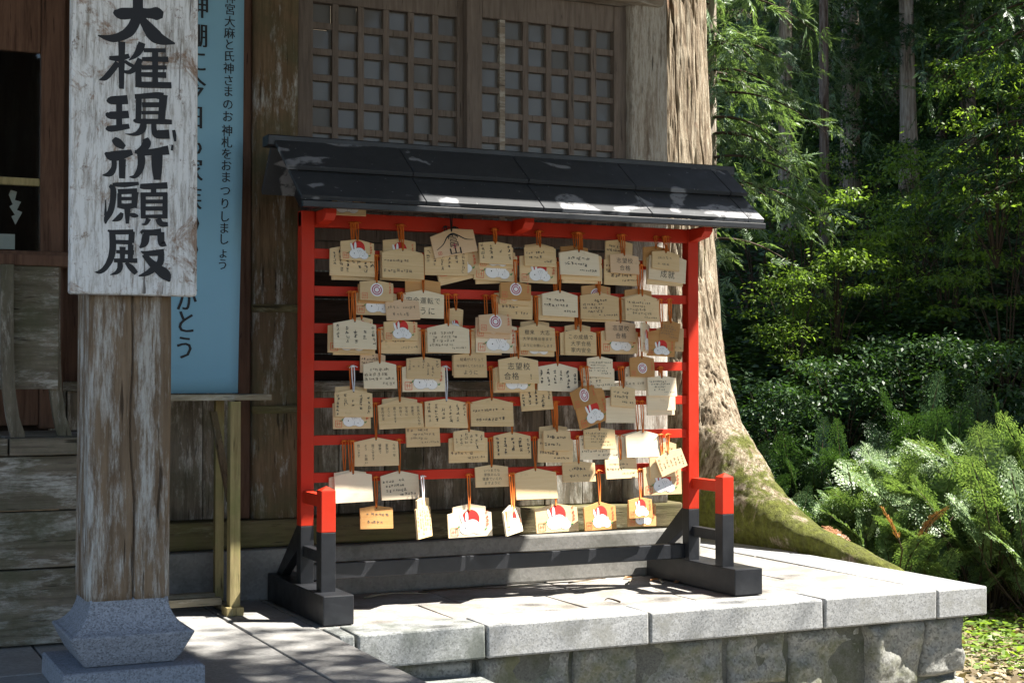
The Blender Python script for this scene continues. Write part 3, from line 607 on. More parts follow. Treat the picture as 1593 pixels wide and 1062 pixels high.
ds = empty('display_stand', (-.25, .12, 0)); tag(ds, 'narrow wooden display stand with a plank top under the blue banner', 'stand')
def sb(mb, nm, mat, bev=.002): mb.v = [(x + .25, y - .12, z) for x, y, z in mb.v]; return mb.build(nm, mat, ds, bev)
m = MB(); m.box(-.46, -.073, .06, .26, .634, .652); sb(m, 'top_plank', M['freshx'])
m = MB(); m.box(-.21, -.178, .022, .058, .006, .632); sb(m, 'leg', M['fresh'])
m = MB(); m.box(-.205, -.178, .215, .24, .006, .632); sb(m, 'leg', M['fresh'])
m = MB(); m.box(-.46, -.433, .215, .24, .006, .632); sb(m, 'leg', M['fresh'])
m = MB(); m.box(-.222, -.170, .010, .070, .0, .026); sb(m, 'foot', M['fresh'])
m = MB(); m.box(-.52, -.213, .10, .125, .022, .045); sb(m, 'foot_rail', M['freshx'])
m = MB(); m.box(-.52, -.213, .185, .212, .028, .048); sb(m, 'foot_rail', M['freshx'])
m = MB(); m.box(-.213, -.188, .06, .24, .004, .024); sb(m, 'foot_rail', M['freshx'])
m = MB(); m.hexa([(-.205, .062, .33), (-.185, .062, .33), (-.185, .085, .33), (-.205, .085, .33), (-.235, .16, .60), (-.215, .16, .60), (-.215, .183, .60), (-.235, .183, .60)]); sb(m, 'diagonal_brace', M['post'])

# ------------------------------------------------------------------ tablet rack
rk = empty('tablet_rack', (.7, 0, 0)); tag(rk, 'vermilion tablet rack with black roof and feet standing on the stone platform', 'rack')
def rb(mb, nm, mat, bev=.002): mb.v = [(x - .7, y, z) for x, y, z in mb.v]; return mb.build(nm, mat, rk, bev)
RB = [M['red'], M['black']]
for side, x0 in ((0, 0.), (1, 1.361)):
    x1 = x0 + .041
    m = MB(); m.box(x0, x1, 0, .041, .2565, 1.205, 0); rb(m, 'post', RB)
    m = MB(); m.box(x0 - .0003, x1 + .0003, -.0003, .0413, .083, .2565, 0); rb(m, 'post_foot', M['black'])
    fx = x0 - .001 if side == 0 else x0 + .004
    m = MB(); m.box(fx, fx + .044, -.2, -.156, .2555, .376, 0); m.add([(fx, -.2, .376), (fx + .044, -.2, .376), (fx + .044, -.156, .376), (fx, -.156, .376), (fx + .022, -.178, .389)], [(0, 1, 4), (1, 2, 4), (2, 3, 4), (3, 0, 4)]); rb(m, 'front_post', M['red'])
    m = MB(); m.box(fx - .0003, fx + .0443, -.2003, -.1557, .083, .2555); rb(m, 'front_post_foot', M['black'])
    m = MB(); m.box(fx + .008, fx + .036, -.157, .004, .326, .362); rb(m, 'side_rail', M['red'])
    m = MB(); m.box(fx + .008, fx + .036, -.157, .004, .165, .199); rb(m, 'side_rail', M['black'])
    bx = -.020 if side == 0 else 1.361
    m = MB(); m.box(bx, bx + .092 + .014 * side, -.278, .284, .0, .085); rb(m, 'foot_block', M['black'], .003)
    m = MB(); m.prism_x([(.041, .27), (.041, .19), (.215, .0855), (.275, .0855)], x0 + .006, x0 + .035); rb(m, 'rear_brace', M['black'])
m = MB(); m.box(.041, 1.361, .026, .062, .088, .138); rb(m, 'cross_beam', M['black'], .003)
m = MB(); m.box(.0, 1.402, .004, .037, 1.158, 1.204); rb(m, 'top_beam', M['red'])
RAILS = [1.078 - .1131 * k for k in range(7)]
for z in RAILS: m = MB(); m.box(.041, 1.361, .010, .030, z - .0148, z + .0148); rb(m, 'rail', M['red'], .0015)
for x in (.045, .70, 1.365): 
    m = MB(); m.prism_x([(.0, 1.205), (-.095, 1.205), (-.095, 1.190), (-.075, 1.172), (.0, 1.160)], x, x + .034); rb(m, 'eave_bracket', M['red'])
# roof of the rack: two courses of panels, ridge cap, fascia
def rpt(t, off=0):            # t 0 at ridge .. 1 at eave
    return (.004 - .258 * t - off * .55, 1.392 - .184 * t + off * .83)
rx = [-.098, .300, .686, 1.068, 1.432]
for c, (t0, t1, off) in enumerate(((0., .56, .020), (.50, 1., 0.))):
    for i in range(5):
        xa = [-.098, .3, .686, 1.068, 1.432, 1.498][i] + .0015; xb = [-.098, .3, .686, 1.068, 1.432, 1.498][i + 1] - .0015
        if i == 0: xa = -.092 + .012 * c
        if i == 4: xb = 1.498 - .006 * c
        m = MB(); y0, z0 = rpt(t0, off); y1, z1 = rpt(t1, off); th = .012
        m.hexa([(xa, y1, z1), (xb, y1, z1), (xb, y0, z0), (xa, y0, z0), (xa, y1 - .0055, z1 + th), (xb, y1 - .0055, z1 + th), (xb, y0 - .0055, z0 + th), (xa, y0 - .0055, z0 + th)]); rb(m, 'roof_panel', M['roofblack'], .0015)
m = MB(); m.box(-.078, 1.495, -.264, -.244, 1.187, 1.206); rb(m, 'fascia', M['black'])
m = MB(); m.hexa([(-.092, .012, 1.39), (1.508, .012, 1.39), (1.508, .02, 1.40), (-.092, .02, 1.40), (-.085, .135, 1.262), (1.5, .135, 1.262), (1.5, .145, 1.275), (-.085, .145, 1.275)]); rb(m, 'rear_roof_panel', M['roofblack'])
m = MB(); m.box(-.113, 1.531, -.030, .034, 1.392, 1.424); rb(m, 'ridge_cap', M['black'], .003)
for x in (.012, 1.44): m = MB(); m.prism_x([(-.225, 1.207), (.004, 1.375), (.12, 1.262), (.04, 1.207)], x, x + .012); rb(m, 'gable_board', M['black'])

# ------------------------------------------------------------------ votive tablets
# stacks: row -> stacks left to right -> tablets front first: (xl, xr, y_shoulder, y_apex, y_bottom, tilt, motif, wood, option)
# wood: 0 beige 1 pale 2 amber 3 pinkish.  Pixel numbers are converted on the rack's own plane.
ROWS = [('top', [
 [(503,568,292,286,335.6,0,'rab',0,None)],
 [(530,582,377,372.5,406,2,'rab',0,None),(514,583,388,380,430,1,'v',0,None),(516,583,392,384,436,0,'blank',0,None)],
 [(594,659,394,386,434,1,'h',0,None),(596,647,375,371.5,408,1,'rab',0,None),(592,657,392,386,437,1,'blank',0,None)],
 [(668,735,363,356,397,-11,'crest',3,None),(661,727,386,380,428.5,0,'v',0,None),(676,741,390,384,430,-8,'rab',0,None),(672,740,396,390,438,-14,'blank',0,None)],
 [(744.5,796,379,375.6,411,1,'v',0,None),(745,798,384,380,417,1,'rab',0,None),(738,805,397,390,437,2,'rab',0,None),(737,802,394,388,441,-3,'blank',0,None)],
 [(816,864,386,381,415,1,'h',0,None),(809,866,400,394,440.5,1,'rab',0,None),(817,862,383,378.5,414,2,'blank',0,None)],
 [(869.6,931,394.5,388.5,429,1,'h',1,None),(872,935,397,391,436,1,'blank',0,None),(874,936,399,393,441,0,'blank',0,None),(872,915,385,382,412,1,'blank',2,None)],
 [(949,993,398,394,426,2,'t',3,['志望校','合格']),(940,996,405,399,444,1,'h',0,None),(942,985,377,373,405,3,'h',0,None)],
 [(1015,1057,394,390,420,5,'h',0,None),(1011,1069,401,394,438,5,'t',1,['心願','成就']),(1007,1062,402,396,444,2,'blank',0,None),(1001,1040,386,383,415,2,'blank',2,None)]]),
 ('second', [
 [(560,612,439.5,436,468,2,'tgt',0,None),(558,612,443,439,472,1,'blank',2,None),(552,617,457,450,490,0,'rab',0,None)],
 [(599.5,651,469,465.5,498,-3,'h',3,None),(626,691,457.5,451,494.6,1,'t',1,['安全運転で','ように']),(631,685,438,435,465,0,'blank',2,None)],
 [(779,826,441.5,438,466,3,'tgt',2,None),(778,823,444,440,474,2,'tgt',0,None),(769.5,829,458,452,496,2,'h',0,None)],
 [(844,898,458.5,451.5,492.5,2,'h',1,None),(838,893,462,455,499,1,'blank',0,None),(835,890,460,454,496,0,'blank',0,None)],
 [(903,962.5,461,455,497,1,'h',0,None),(904,958,462,456,500.5,1,'blank',0,None),(905,949.5,446,443,474,1,'tgt',2,None)],
 [(972,1026,465,457,500,1,'h',0,None),(967.5,1020,463,457,499,0,'blank',0,None),(972,1014,452,449,478,1,'blank',2,None)]]),
 ('third', [
 [(519,585,504,496.5,543,2,'v',1,None),(511,580,507,500,549,1,'rab',0,None),(518,584,508,501,552,0,'blank',0,None),(545,580,496,493,520,2,'rab',0,None)],
 [(597.4,649,501,498,529.5,0,'rab',0,None),(589,655.5,510,503,550,0,'h',0,None)],
 [(665,729.5,511,503,549,1,'h',1,None),(662,724,512,505,549.5,0,'blank',0,None),(698,721,481,479,512,4,'rab',0,None)],
 [(744.6,796,491.5,488,518,2,'tgt',3,None),(741,795,495,491,526,2,'tgt',3,None),(741,804.6,508,501,549,1,'rab',1,None),(733,780,512,506,552,0,'blank',0,None)],
 [(807,863,510,503,546,1,'t',0,['樹来 大志','大学合格出来ます','ようにお願いします']),(808,862,513,506,554,1,'rab',0,None),(810,854.6,501.5,498,530,1,'blank',0,None)],
 [(879,927,517,512,552.7,1,'t',0,['この成績で','大学合格','家内安全']),(871.5,920,518,512,552,0,'blank',0,None),(879,918.5,507.5,504,535,1,'h',0,None)],
 [(942,988.5,502.5,499,531,2,'t',3,['志望校','合格']),(935,993,516,509,549,1,'rab',0,None),(933.6,985,516,510,550.5,0,'blank',0,None)],
 [(1030,1058,502,499,530,7,'h',2,-32),(1023,1063,511,506,546,2,'h',0,-20),(1009,1050,517,512,554,3,'rab',2,-25),(994,1016,504,501,549,4,'rab',1,48)]]),
 ('fourth', [
 [(565,616,567,561,604.5,0,'h',1,None),(561,600,552,549,580,2,'h',3,None)],
 [(633,685,558,555,589,1,'v',0,None),(625.5,692.6,571,564,609,0,'rab',1,None)],
 [(705,757,552,549,587,0,'t',0,['…結婚がけりって','毎日暮らしております','ように']),(704,752,553,550,584,0,'blank',0,None)],
 [(775.7,836.7,560,554,596,1,'t',0,['志望校','合格 !']),(771,832,572,565,609,1,'rab',0,None),(767,825,573,567,610.5,0,'blank',0,None)],
 [(836,898.5,571.5,565,608.5,2,'v',1,None)],
 [(914,952.6,558,554,586.7,2,'h',1,None),(905,956,573,566,606,1,'h',1,None)],
 [(979.7,1017,557,553.5,586,1,'tgt',2,None),(973,1012,572,566,607,2,'h',1,None)],
 [(1007.5,1051,587.5,584,616,1,'h',1,None),(1006.5,1050,602,598,638,0,'blank',1,None),(1006,1049,606,601,645.5,0,'blank',1,None)],
 [(808,858,606,602,638,-3,'v',0,None)],
 [(886,924,604.5,600.5,632,-12,'tgt',2,20),(889,939,612,604,662,-15,'rab',2,15)],
 [(951,988,603,600,632.6,5,'h',0,None),(942,989,620,613,657.5,1,'blank',1,None)]]),
 ('fifth', [
 [(521,579,611.5,605.5,648.5,1,'v',0,None),(517.5,576.6,627,620,666.5,0,'rab',0,None),(522,571,602.5,600,632,2,'blank',0,None)],
 [(587.5,656,629,621,666,-2,'vt',0,['家族みんなが','健康で','安全に','仲良く','暮らせます','ように','家内安全']),(595,649,621,617,650,1,'blank',0,None)],
 [(661,728,625.5,620,665,2,'v',0,None)],
 [(732,797.5,626,618.5,663,1,'h',0,None)],
 [(631,683.6,662,658,694.5,-1,'h',0,None)],
 [(705.8,753,671,667.6,701.5,1,'v',0,None),(698,759,681.5,675,719,0,'h',0,None)],
 [(768,825,678,671,713,1,'v',0,None)],
 [(845,887.6,670.5,667.6,700.7,2,'h',0,None),(837.5,892,683,676,719,2,'h',0,None),(839,883,664,661,690,1,'blank',0,None)],
 [(908,956.6,668,665,697.6,1,'h',0,None),(901,964,677.5,671,714,0,'h',1,None)],
 [(972.7,1027,677,669,711,0,'blank',1,None),(965.5,1018,676,670,711,0,'blank',1,None)]]),
 ('sixth', [
 [(550.7,619,687,680,724.4,0,'vt',0,['今年一年','家族が','健康で','過ごせます','よう お願い','致します']),],
 [(875,925,720,717,749,1,'h',0,None)],
 [(940.5,990,714,711,744,-1,'h',0,None)],
 [(1017,1060,706,702,735,-20,'v',0,None),(1010,1048,709,705,742,-3,'blank',0,None),(1000,1060,727,720,769,0,'rab',0,None),(1028,1052,690,687,715,3,'h',0,None)]]),
 ('seventh', [
 [(519.5,578.6,739,733,781,-1,'blank',1,None),(520,570,734.5,731,765,0,'blank',1,None),(512,560,742,737,776,0,'blank',1,None)],
 [(591.7,650.5,739,732,776.5,-1,'h',1,None)],
 [(739,790,726,722.5,757,0,'t',0,['いつまでも','家族みんな','健康でいられ','ますように']),],
 [(800,865,735,728,776,0,'blank',0,None)]]),
 ('bottom', [
 [(560,610.7,789.6,786,822,1,'h',2,None)],
 [(648,668,790,785,836,0,'v',0,46),(650,666,776,773,812,0,'blank',0,50)],
 [(696.6,763.6,798,791,834.6,-1,'rab',1,None),(704,756,788,783.5,812,0,'blank',1,None)],
 [(782,808,793,785,830,-2,'rab',1,42),(787,811,792,788,826,0,'blank',0,46)],
 [(832,896.8,790,783,827,-1,'rab',0,None)],
 [(904,961,788,780,823.5,0,'rab',2,12),],
 [(977,1014.6,777,773,805,1,'rab',2,14),(975,1022.7,784,778,818,2,'rab',2,8)]])]
ORD = ['first', 'second', 'third', 'fourth', 'fifth', 'sixth', 'seventh', 'eighth', 'ninth', 'tenth', 'eleventh']
WN = ['beige', 'pale', 'amber', 'pinkish']
MN = {'rab': 'rabbits and red sun', 'tgt': 'red ring target', 'crest': 'black crest', 'h': 'written rows', 'v': 'written columns', 't': 'large writing', 'vt': 'bold written columns', 'blank': 'bare face'}
PM = [M['rsun'], M['white'], M['green'], M['seal'], M['mag'], M['outline'], M['ink']]
def m_rabbit(W, H):
    m = MB(); u = lambda a: a * W; y = -.0003
    cx = .0; m.disc(u(.02), u(.38), u(.20), u(.20), y, 28, 0)
    y -= .0002
    for k, (a, b, rx_, rz_, ro) in enumerate(((-.08, .19, .165, .135, 0), (.05, .225, .165, .145, 0), (.19, .15, .125, .10, 0), (-.175, .39, .034, .115, .28), (-.07, .42, .034, .12, -.02), (.155, .26, .02, .06, .15), (.215, .245, .02, .06, -.25))):
        m.disc(u(a), u(b), u(rx_) + .0006, u(rz_) + .0006, y - .00003 * k, 20, 5, ro)
    y -= .0004
    for k, (a, b, rx_, rz_, ro) in enumerate(((-.08, .19, .165, .135, 0), (.05, .225, .165, .145, 0), (.19, .15, .125, .10, 0), (-.175, .39, .034, .115, .28), (-.07, .42, .034, .12, -.02), (.155, .26, .02, .06, .15), (.215, .245, .02, .06, -.25))):
        m.disc(u(a), u(b), u(rx_), u(rz_), y - .00003 * k, 20, 1, ro)
    y -= .0004
    m.disc(u(-.105), u(.20), u(.014), u(.016), y, 8, 6); m.disc(u(.15), u(.14), u(.010), u(.011), y, 8, 6)
    for a, b, c, d in ((-.02, .30, .03, .20), (.03, .32, .07, .23), (.08, .31, .11, .24), (.045, .10, .07, .20), (.20, .23, .215, .17)): m.ribbon([(u(a), u(b), u(.008)), (u(c), u(d), u(.004))], y, 5)
    m.disc(u(-.30), u(.20), u(.045), u(.016), y, 8, 2, .2); m.disc(u(-.265), u(.225), u(.03), u(.012), y - .0001, 8, 2, .9); m.disc(u(.345), u(.15), u(.03), u(.013), y, 8, 2, -.3); m.disc(u(.37), u(.17), u(.02), u(.010), y - .0001, 8, 2, .7)
    stamps(m, W, y); return m
def stamps(m, W, y):
    u = lambda a: a * W; r_ = random.Random(7)
    a, b, s_ = -.445, .045, .16
    for p in (((a, b), (a + s_, b)), ((a + s_, b), (a + s_, b + s_)), ((a + s_, b + s_), (a, b + s_)), ((a, b + s_), (a, b)), ((a + .05, b + .03), (a + .05, b + .13)), ((a + .11, b + .03), (a + .11, b + .13)), ((a + .03, b + .085), (a + .13, b + .085))):
        m.ribbon([(u(p[0][0]), u(p[0][1]), u(.012)), (u(p[1][0]), u(p[1][1]), u(.012))], y - .0001, 3)
    for k in range(4): scribble(m, u(.40), u(.50 - k * .085), u(.075), y - .0002, r_, 3, u(.013))
def scribble(m, x, z, s, y, r_, mat=0, wd=None, hard=.9):
    wd = wd or s * .11
    for _ in range(r_.randint(4, 6)):
        if r_.random() < .45: a = (r_.uniform(-.42, -.1), r_.uniform(-.42, .42)); b = (r_.uniform(.1, .42), a[1] + r_.uniform(-.05, .1))
        elif r_.random() < .6: a = (r_.uniform(-.35, .35), r_.uniform(.1, .45)); b = (a[0] + r_.uniform(-.06, .06), r_.uniform(-.45, -.1))
        else: a = (r_.uniform(-.1, .2), r_.uniform(0, .4)); b = (a[0] + r_.choice((-1, 1)) * r_.uniform(.15, .4), r_.uniform(-.45, -.1))
        m.ribbon([(x + a[0] * s, z + a[1] * s, wd * 1.1), (x + b[0] * s, z + b[1] * s, wd * .7)], y, mat)
def m_target(W, H):
    m = MB(); u = lambda a: a * W; y = -.0003; cz = .31
    m.disc(0, u(cz), u(.19), u(.19), y, 28, 1); y -= .0002
    m.disc(0, u(cz), u(.150), u(.150), y, 28, 4, 0, .80); m.disc(0, u(cz), u(.092), u(.092), y, 24, 4, 0, .70); m.disc(u(.02), u(cz), u(.02), u(.02), y, 10, 1)
    m.ribbon([(u(.05), u(cz + .06), u(.02)), (u(.14), u(cz + .14), u(.04))], y - .0002, 1); stamps(m, W, y); return m
def m_crest(W, H):
    m = MB(); u = lambda a: a * W
    pts = [(-.42, .16, .012), (-.25, .26, .02), (-.13, .40, .03), (0, .45, .05), (.13, .40, .03), (.28, .30, .02), (.46, .26, .010)]
    m.ribbon([(u(a), u(b), u(c)) for a, b, c in smooth_stroke(pts)], -.0004, 6)
    put_glyph(m, '富', 0, u(.30), u(.27), -.0006, 6); put_glyph(m, '士', 0, u(.20), u(.13), -.0010, 4); put_glyph(m, '山', 0, u(.10), u(.19), -.0008, 6, 1.7, .001)
    put_glyph(m, '印', u(-.36), u(.08), u(.10), -.0006, 0); return m
eg = 'votive tablets hanging on the red rack'
def board_mesh(W, sh, H, wood):
    m = MB(); m.prism_y([(-W / 2, -H), (W / 2, -H), (W / 2, -sh), (0.004, 0), (-.004, 0), (-W / 2, -sh)], 0, .006)
    return m.build('board', EMA[wood], None, .0006)
BEAM = 1.176
cords = random.Random(44); tr = random.Random(12)
for row, stacks in ROWS:
    for si, stack in enumerate(stacks):
        n = len(stack)
        for ti, (xl, xr, ys_, ya, yb, tilt, kind, wd, opt) in enumerate(stack):
            layer = n - 1 - ti; Y = -.004 - .0078 * layer - (.004 if row in ('second', 'fourth', 'sixth') else 0)
            yaw = opt if isinstance(opt, (int, float)) else tr.uniform(-2.5, 2.5)
            xc, ym = (xl + xr) / 2, (ya + yb) / 2
            if abs(yaw) > 10: Y -= .02
            Wd = float(onY(xr, ym, Y)[0] - onY(xl, ym, Y)[0])
            if abs(yaw) > 10: Wd = min(Wd / max(.25, math.cos(R(yaw)) - .45 * math.sin(R(yaw))), .135)
            ap = onY(xc, ya, Y); H = float(ap[2] - onY(xc, yb, Y)[2]); sh = float(ap[2] - onY(xc, ys_, Y)[2])
            pos = ('frontmost in', 'second in', 'third in', 'rearmost in')[min(ti, 3)]
            if row == 'top' and si == 0: lab = 'beige tablet with rabbit legs peeking out under the black eave'
            elif n == 1: lab = f'{WN[wd]} tablet with {MN[kind]} hanging alone, {ORD[si]} in the {row} row'
            else: lab = f'{WN[wd]} tablet with {MN[kind]}, {pos} {ORD[si]} stack, {row} row'
            e = empty('votive_tablet', ap, (R(tr.uniform(-10, -5) if ti == 0 else tr.uniform(-4, -1.5)), R(tilt), R(yaw))); tag(e, lab, 'tablet', eg)
            b = board_mesh(Wd, sh, H, wd); b.parent = e
            hole = MB(); hole.disc(0, -.0075, .0022, .0022, -.0003, 8, 0); hole.build('cord_hole', M['ink'], e, recalc=False)
            if kind == 'rab' or kind == 'tgt' or kind == 'crest':
                m = {'rab': m_rabbit, 'tgt': m_target, 'crest': m_crest}[kind](Wd, H); m.v = [(x, y, z - H) for x, y, z in m.v]; m.build('painting', PM, e, recalc=False)
            elif kind in ('h', 'v'):
                m = MB(); r_ = random.Random(si * 31 + ti * 7 + int(xl)); top = -sh - .008; bot = -H + .008
                mt = M['pen'] if r_.random() < .62 else M['pencil']
                sl = r_.uniform(-.06, .06); pw = r_.uniform(.09, .17)
                if kind == 'h':
                    nl = r_.choice((2, 3, 4, 5)); full = r_.uniform(.55, 1.)
                    for k in range(nl):
                        cs = min((top - bot) / (nl + .2), .0135) * r_.uniform(.75, 1.); x0 = -Wd * .43 + r_.choice((0, 0, .08, .16)) * Wd; x1 = Wd * r_.uniform(.1, .44) * full; z = top - (k + .5) * (top - bot) / nl
                        if k == nl - 1 and nl > 2: x0 = Wd * r_.uniform(-.05, .15); x1 = Wd * .43; cs *= .8
                        x = x0
                        while x < x1:
                            c1 = cs * r_.uniform(.6, 1.1)
                            if r_.random() > .07: scribble(m, x, z + sl * x + r_.uniform(-.1, .1) * cs, c1, -.0005, r_, wd=c1 * pw)
                            x += c1 * 1.02
                else:
                    nc = r_.choice((4, 5, 6, 7, 8)); 
                    for k in range(nc):
                        cs = min(Wd * .84 / nc * r_.uniform(.7, .98), .0135)
                        x = Wd * .41 - k * Wd * .82 / max(1, nc - 1); z = top - r_.choice((0, 0, .006, .016)); zl = bot + r_.choice((0, .004, .012, .025))
                        while z > zl:
                            c1 = cs * r_.uniform(.7, 1.1); scribble(m, x + sl * z + r_.uniform(-.1, .1) * cs, z, c1, -.0005, r_, wd=c1 * pw); z -= c1 * 1.02
                m.build('handwriting', mt, e, recalc=False)
            elif kind == 't':
                m = MB(); top = -sh - .004; bot = -H + .006; nl = len(opt); few = sum(len(q) for q in opt) < 8
                for k, line in enumerate(opt):
                    cs = min((top - bot) / nl * .86, Wd * .84 / len(line)); z = top - (k + .5) * (top - bot) / nl
                    for q, ch in enumerate(line):
                        if ch == ' ': continue
                        m1 = MB() if few else m
                        put_glyph(m1, ch, (q - (len(line) - 1) / 2) * cs, z, cs * .92, -.0005)
                        if few: m1.build('written_character', M['pen'], e, recalc=False)
                if not few: m.build('handwriting', M['pen'], e, recalc=False)
            elif kind == 'vt':
                m = MB(); top = -sh - .006; bot = -H + .005; nc = len(opt)
                for k, line in enumerate(opt):
                    x = Wd * .40 - k * Wd * .80 / (nc - 1); cs = min((top - bot) / 6.1, Wd * .8 / nc)
                    for q, ch in enumerate(line):
                        if ch != ' ': put_glyph(m, ch, x, top - (q + .5) * cs, cs * .95, -.0005)
                m.build('handwriting', M['pen'], e, recalc=False)
            # cord up to the rail above
            zr = min([z for z in RAILS + [BEAM] if z > ap[2] + .018] or [1.28])
            if row == 'top' and si == 0: zr = ap[2] + .03
            inv = e.matrix_basis.inverted(); r0 = cords.random()
            cm = M['cordw'] if (row, si, ti) in (('fifth', 0, 0), ('fifth', 2, 0), ('bottom', 1, 0)) else (M['cordk'] if (row, si) == ('top', 3) else M['cord'])
            m = MB(); px_ = ap[0]; ry = .006 if zr < 1.15 else .0
            for sgn in (-1, 1):
                a = inv @ Vector((px_ + sgn * .004, min(ry, Y + .008) - .001, zr)); bpt = Vector((sgn * .0008, -.0014, -.0065))
                mid = a.lerp(bpt, .5) + Vector((sgn * .0016, -.001, 0))
                m.tube([a, mid, bpt], .0019, 5)
                tl = a + Vector((sgn * .009, -.005, -.003 - .008 * cords.random())); m.tube([a, tl], .0013, 4)
            kn = inv @ Vector((px_, min(ry, Y + .008) - .003, zr - .002)); m.tube([kn + Vector((-.005, 0, 0)), kn, kn + Vector((.005, 0, 0))], [.002, .0042, .002], 6)
            m.tube([Vector((0, -.0014, -.0065)), Vector((0, -.002, -.003)), Vector((0, .004, .0015))], .0015, 4)
            m.build('cord', cm, e, smooth=True, recalc=False)

# ------------------------------------------------------------------ twigs and dry leaves on the platform
tw = random.Random(3)
for i, (x, y, L, a) in enumerate(((.38, .20, .22, .05), (.62, .21, .30, -.06), (.95, .215, .34, .03), (1.10, .235, .16, .10), (1.22, .15, .10, .6), (.95, -.20, .05, 2.2), (1.33, .13, .07, 1.1))):
    m = MB(); pts = [Vector(((t - .5) * L * math.cos(a), (t - .5) * L * math.sin(a) + .012 * math.sin(t * 5 + i), .004 + .006 * math.sin(t * 3))) for t in [k / 6 for k in range(7)]]
    m.tube(pts, [.0035 - .0022 * k / 6 for k in range(7)], 5)
    tag(m.build('fallen_twig', M['stem'] if i % 2 else M['freshx'], loc=(x, y, -.003), smooth=True), f'thin dry twig lying on the paving under the rack, {ORD[i]} from left', 'twig', 'twigs on the paving')
for i, (x, y) in enumerate(((1.30, .16), (1.34, .07), (1.24, .24))):
    m = MB(); m.add([(0, 0, .004), (.018, .012, .012), (.045, .004, .006), (.02, -.012, .014)], [(0, 1, 2), (0, 2, 3)])
    tag(m.build('dry_leaf', M['l_rust'], loc=(x, y, -.004)), f'curled dry leaf beside the right foot block, {ORD[i]} of three', 'leaf', 'dry leaves by the foot block')

# ------------------------------------------------------------------ the old cedar beside the platform
def polar(px, d):              # ground position at image column px and distance d from the camera
    a = YAW + math.atan((px - 796.5) / 2350.); x = CAM.x + math.sin(a) * d; y = CAM.y + math.cos(a) * d
    return Vector((x, y, float(ground(np.array([x]), np.array([y]))[0])))
TO = Vector((2.30, 1.90, -.55))
def trunk_mesh():
    TR = R(-86.)
    A = TR + np.concatenate([np.linspace(-.5, .5, 200, endpoint=False), np.linspace(.5, 2 * np.pi - .5, 420, endpoint=False)]); na = len(A)
    zs = np.concatenate([np.linspace(-.75, .75, 190), np.linspace(.76, 3.2, 150), np.linspace(3.3, 15, 45)]); Aa, zz = np.meshgrid(A, zs)
    r = .282 + .38 * np.exp(-np.clip(zz, -.7, 9) / .55) * .96 - .013 * np.clip(zz - 2, 0, 13)
    def lobe(a0, wdt): d = np.angle(np.exp(1j * (Aa - a0))); return np.exp(-(d / wdt) ** 2)
    fl = np.exp(-np.clip(zz, -.5, 9) / .42)
    r = r + fl * (.05 * lobe(R(-62), .35) - .08 * lobe(R(-118), .22) + .10 * lobe(R(-150), .3) + .06 * lobe(R(10), .3) - .06 * lobe(R(-40), .2) + .1 * lobe(R(80), .4) + .1 * lobe(R(150), .4))
    rr_ = np.interp(zz, [-.75, -.3, -.15, -.04, .02, .10, .20, .32, .50, .80, 1.2, 3], [1.62, 1.62, 1.66, 1.67, 1.52, 1.28, 1.06, .88, .65, .46, .34, .25])
    rr_ = rr_ * (1 + .035 * fbm(np.stack([rr_ * 5, zz * 5, Aa * 0], -1).reshape(-1, 3), 61, 3).reshape(rr_.shape))
    dl = np.angle(np.exp(1j * (Aa - TR - .05 * np.sin(rr_ * 4)))); hw = np.interp(zz, [-.7, -.1, .1, .4, 1.], [.13, .16, .165, .18, .25])
    tong = np.where(np.cos(dl) > .2, rr_ / np.sqrt(1 + np.abs(rr_ * np.sin(dl) / hw) ** 2.6) ** (2 / 2.6), 0)
    k = .05; mx = np.maximum(r, tong); r = mx + k * np.log(np.exp((r - mx) / k) + np.exp((tong - mx) / k)) * .8
    P = np.stack([r * np.cos(Aa), r * np.sin(Aa), zz], -1).reshape(-1, 3); tw = Aa + .12 * zz
    lo_ = fbm(P * np.array([3.2, 3.2, .6]), 1, 3).reshape(r.shape)
    f1 = fbm(P * np.array([22, 22, 1.1]), 5, 3).reshape(r.shape); f2 = fbm(P * np.array([46, 46, 5.]), 9, 3).reshape(r.shape); f3 = fbm(P * np.array([11, 11, 9]), 13, 4).reshape(r.shape)
    groove = -np.exp(-(f1 / .045) ** 2); up = np.clip((zz - .15) / .5, 0, 1)
    r = r + .028 * lo_ * up + (.013 * groove + .013 * f2) * (.35 + .65 * up) + .034 * f3 * (1 - up)
    V = np.stack([r * np.cos(Aa), r * np.sin(Aa), zz + .55], -1).reshape(-1, 3); i = np.arange(na * len(zs)).reshape(len(zs), na); j = np.roll(i, -1, 1)
    F = np.stack([i[:-1], j[:-1], j[1:], i[1:]], -1).reshape(-1, 4); return V, F
old = empty('old_cedar_tree', TO); tag(old, 'huge old cedar with mossy flaring root beside the platform', 'tree')
V, F = trunk_mesh(); link('trunk', arr_mesh('trunk', V, F, M['bark'], True), old)
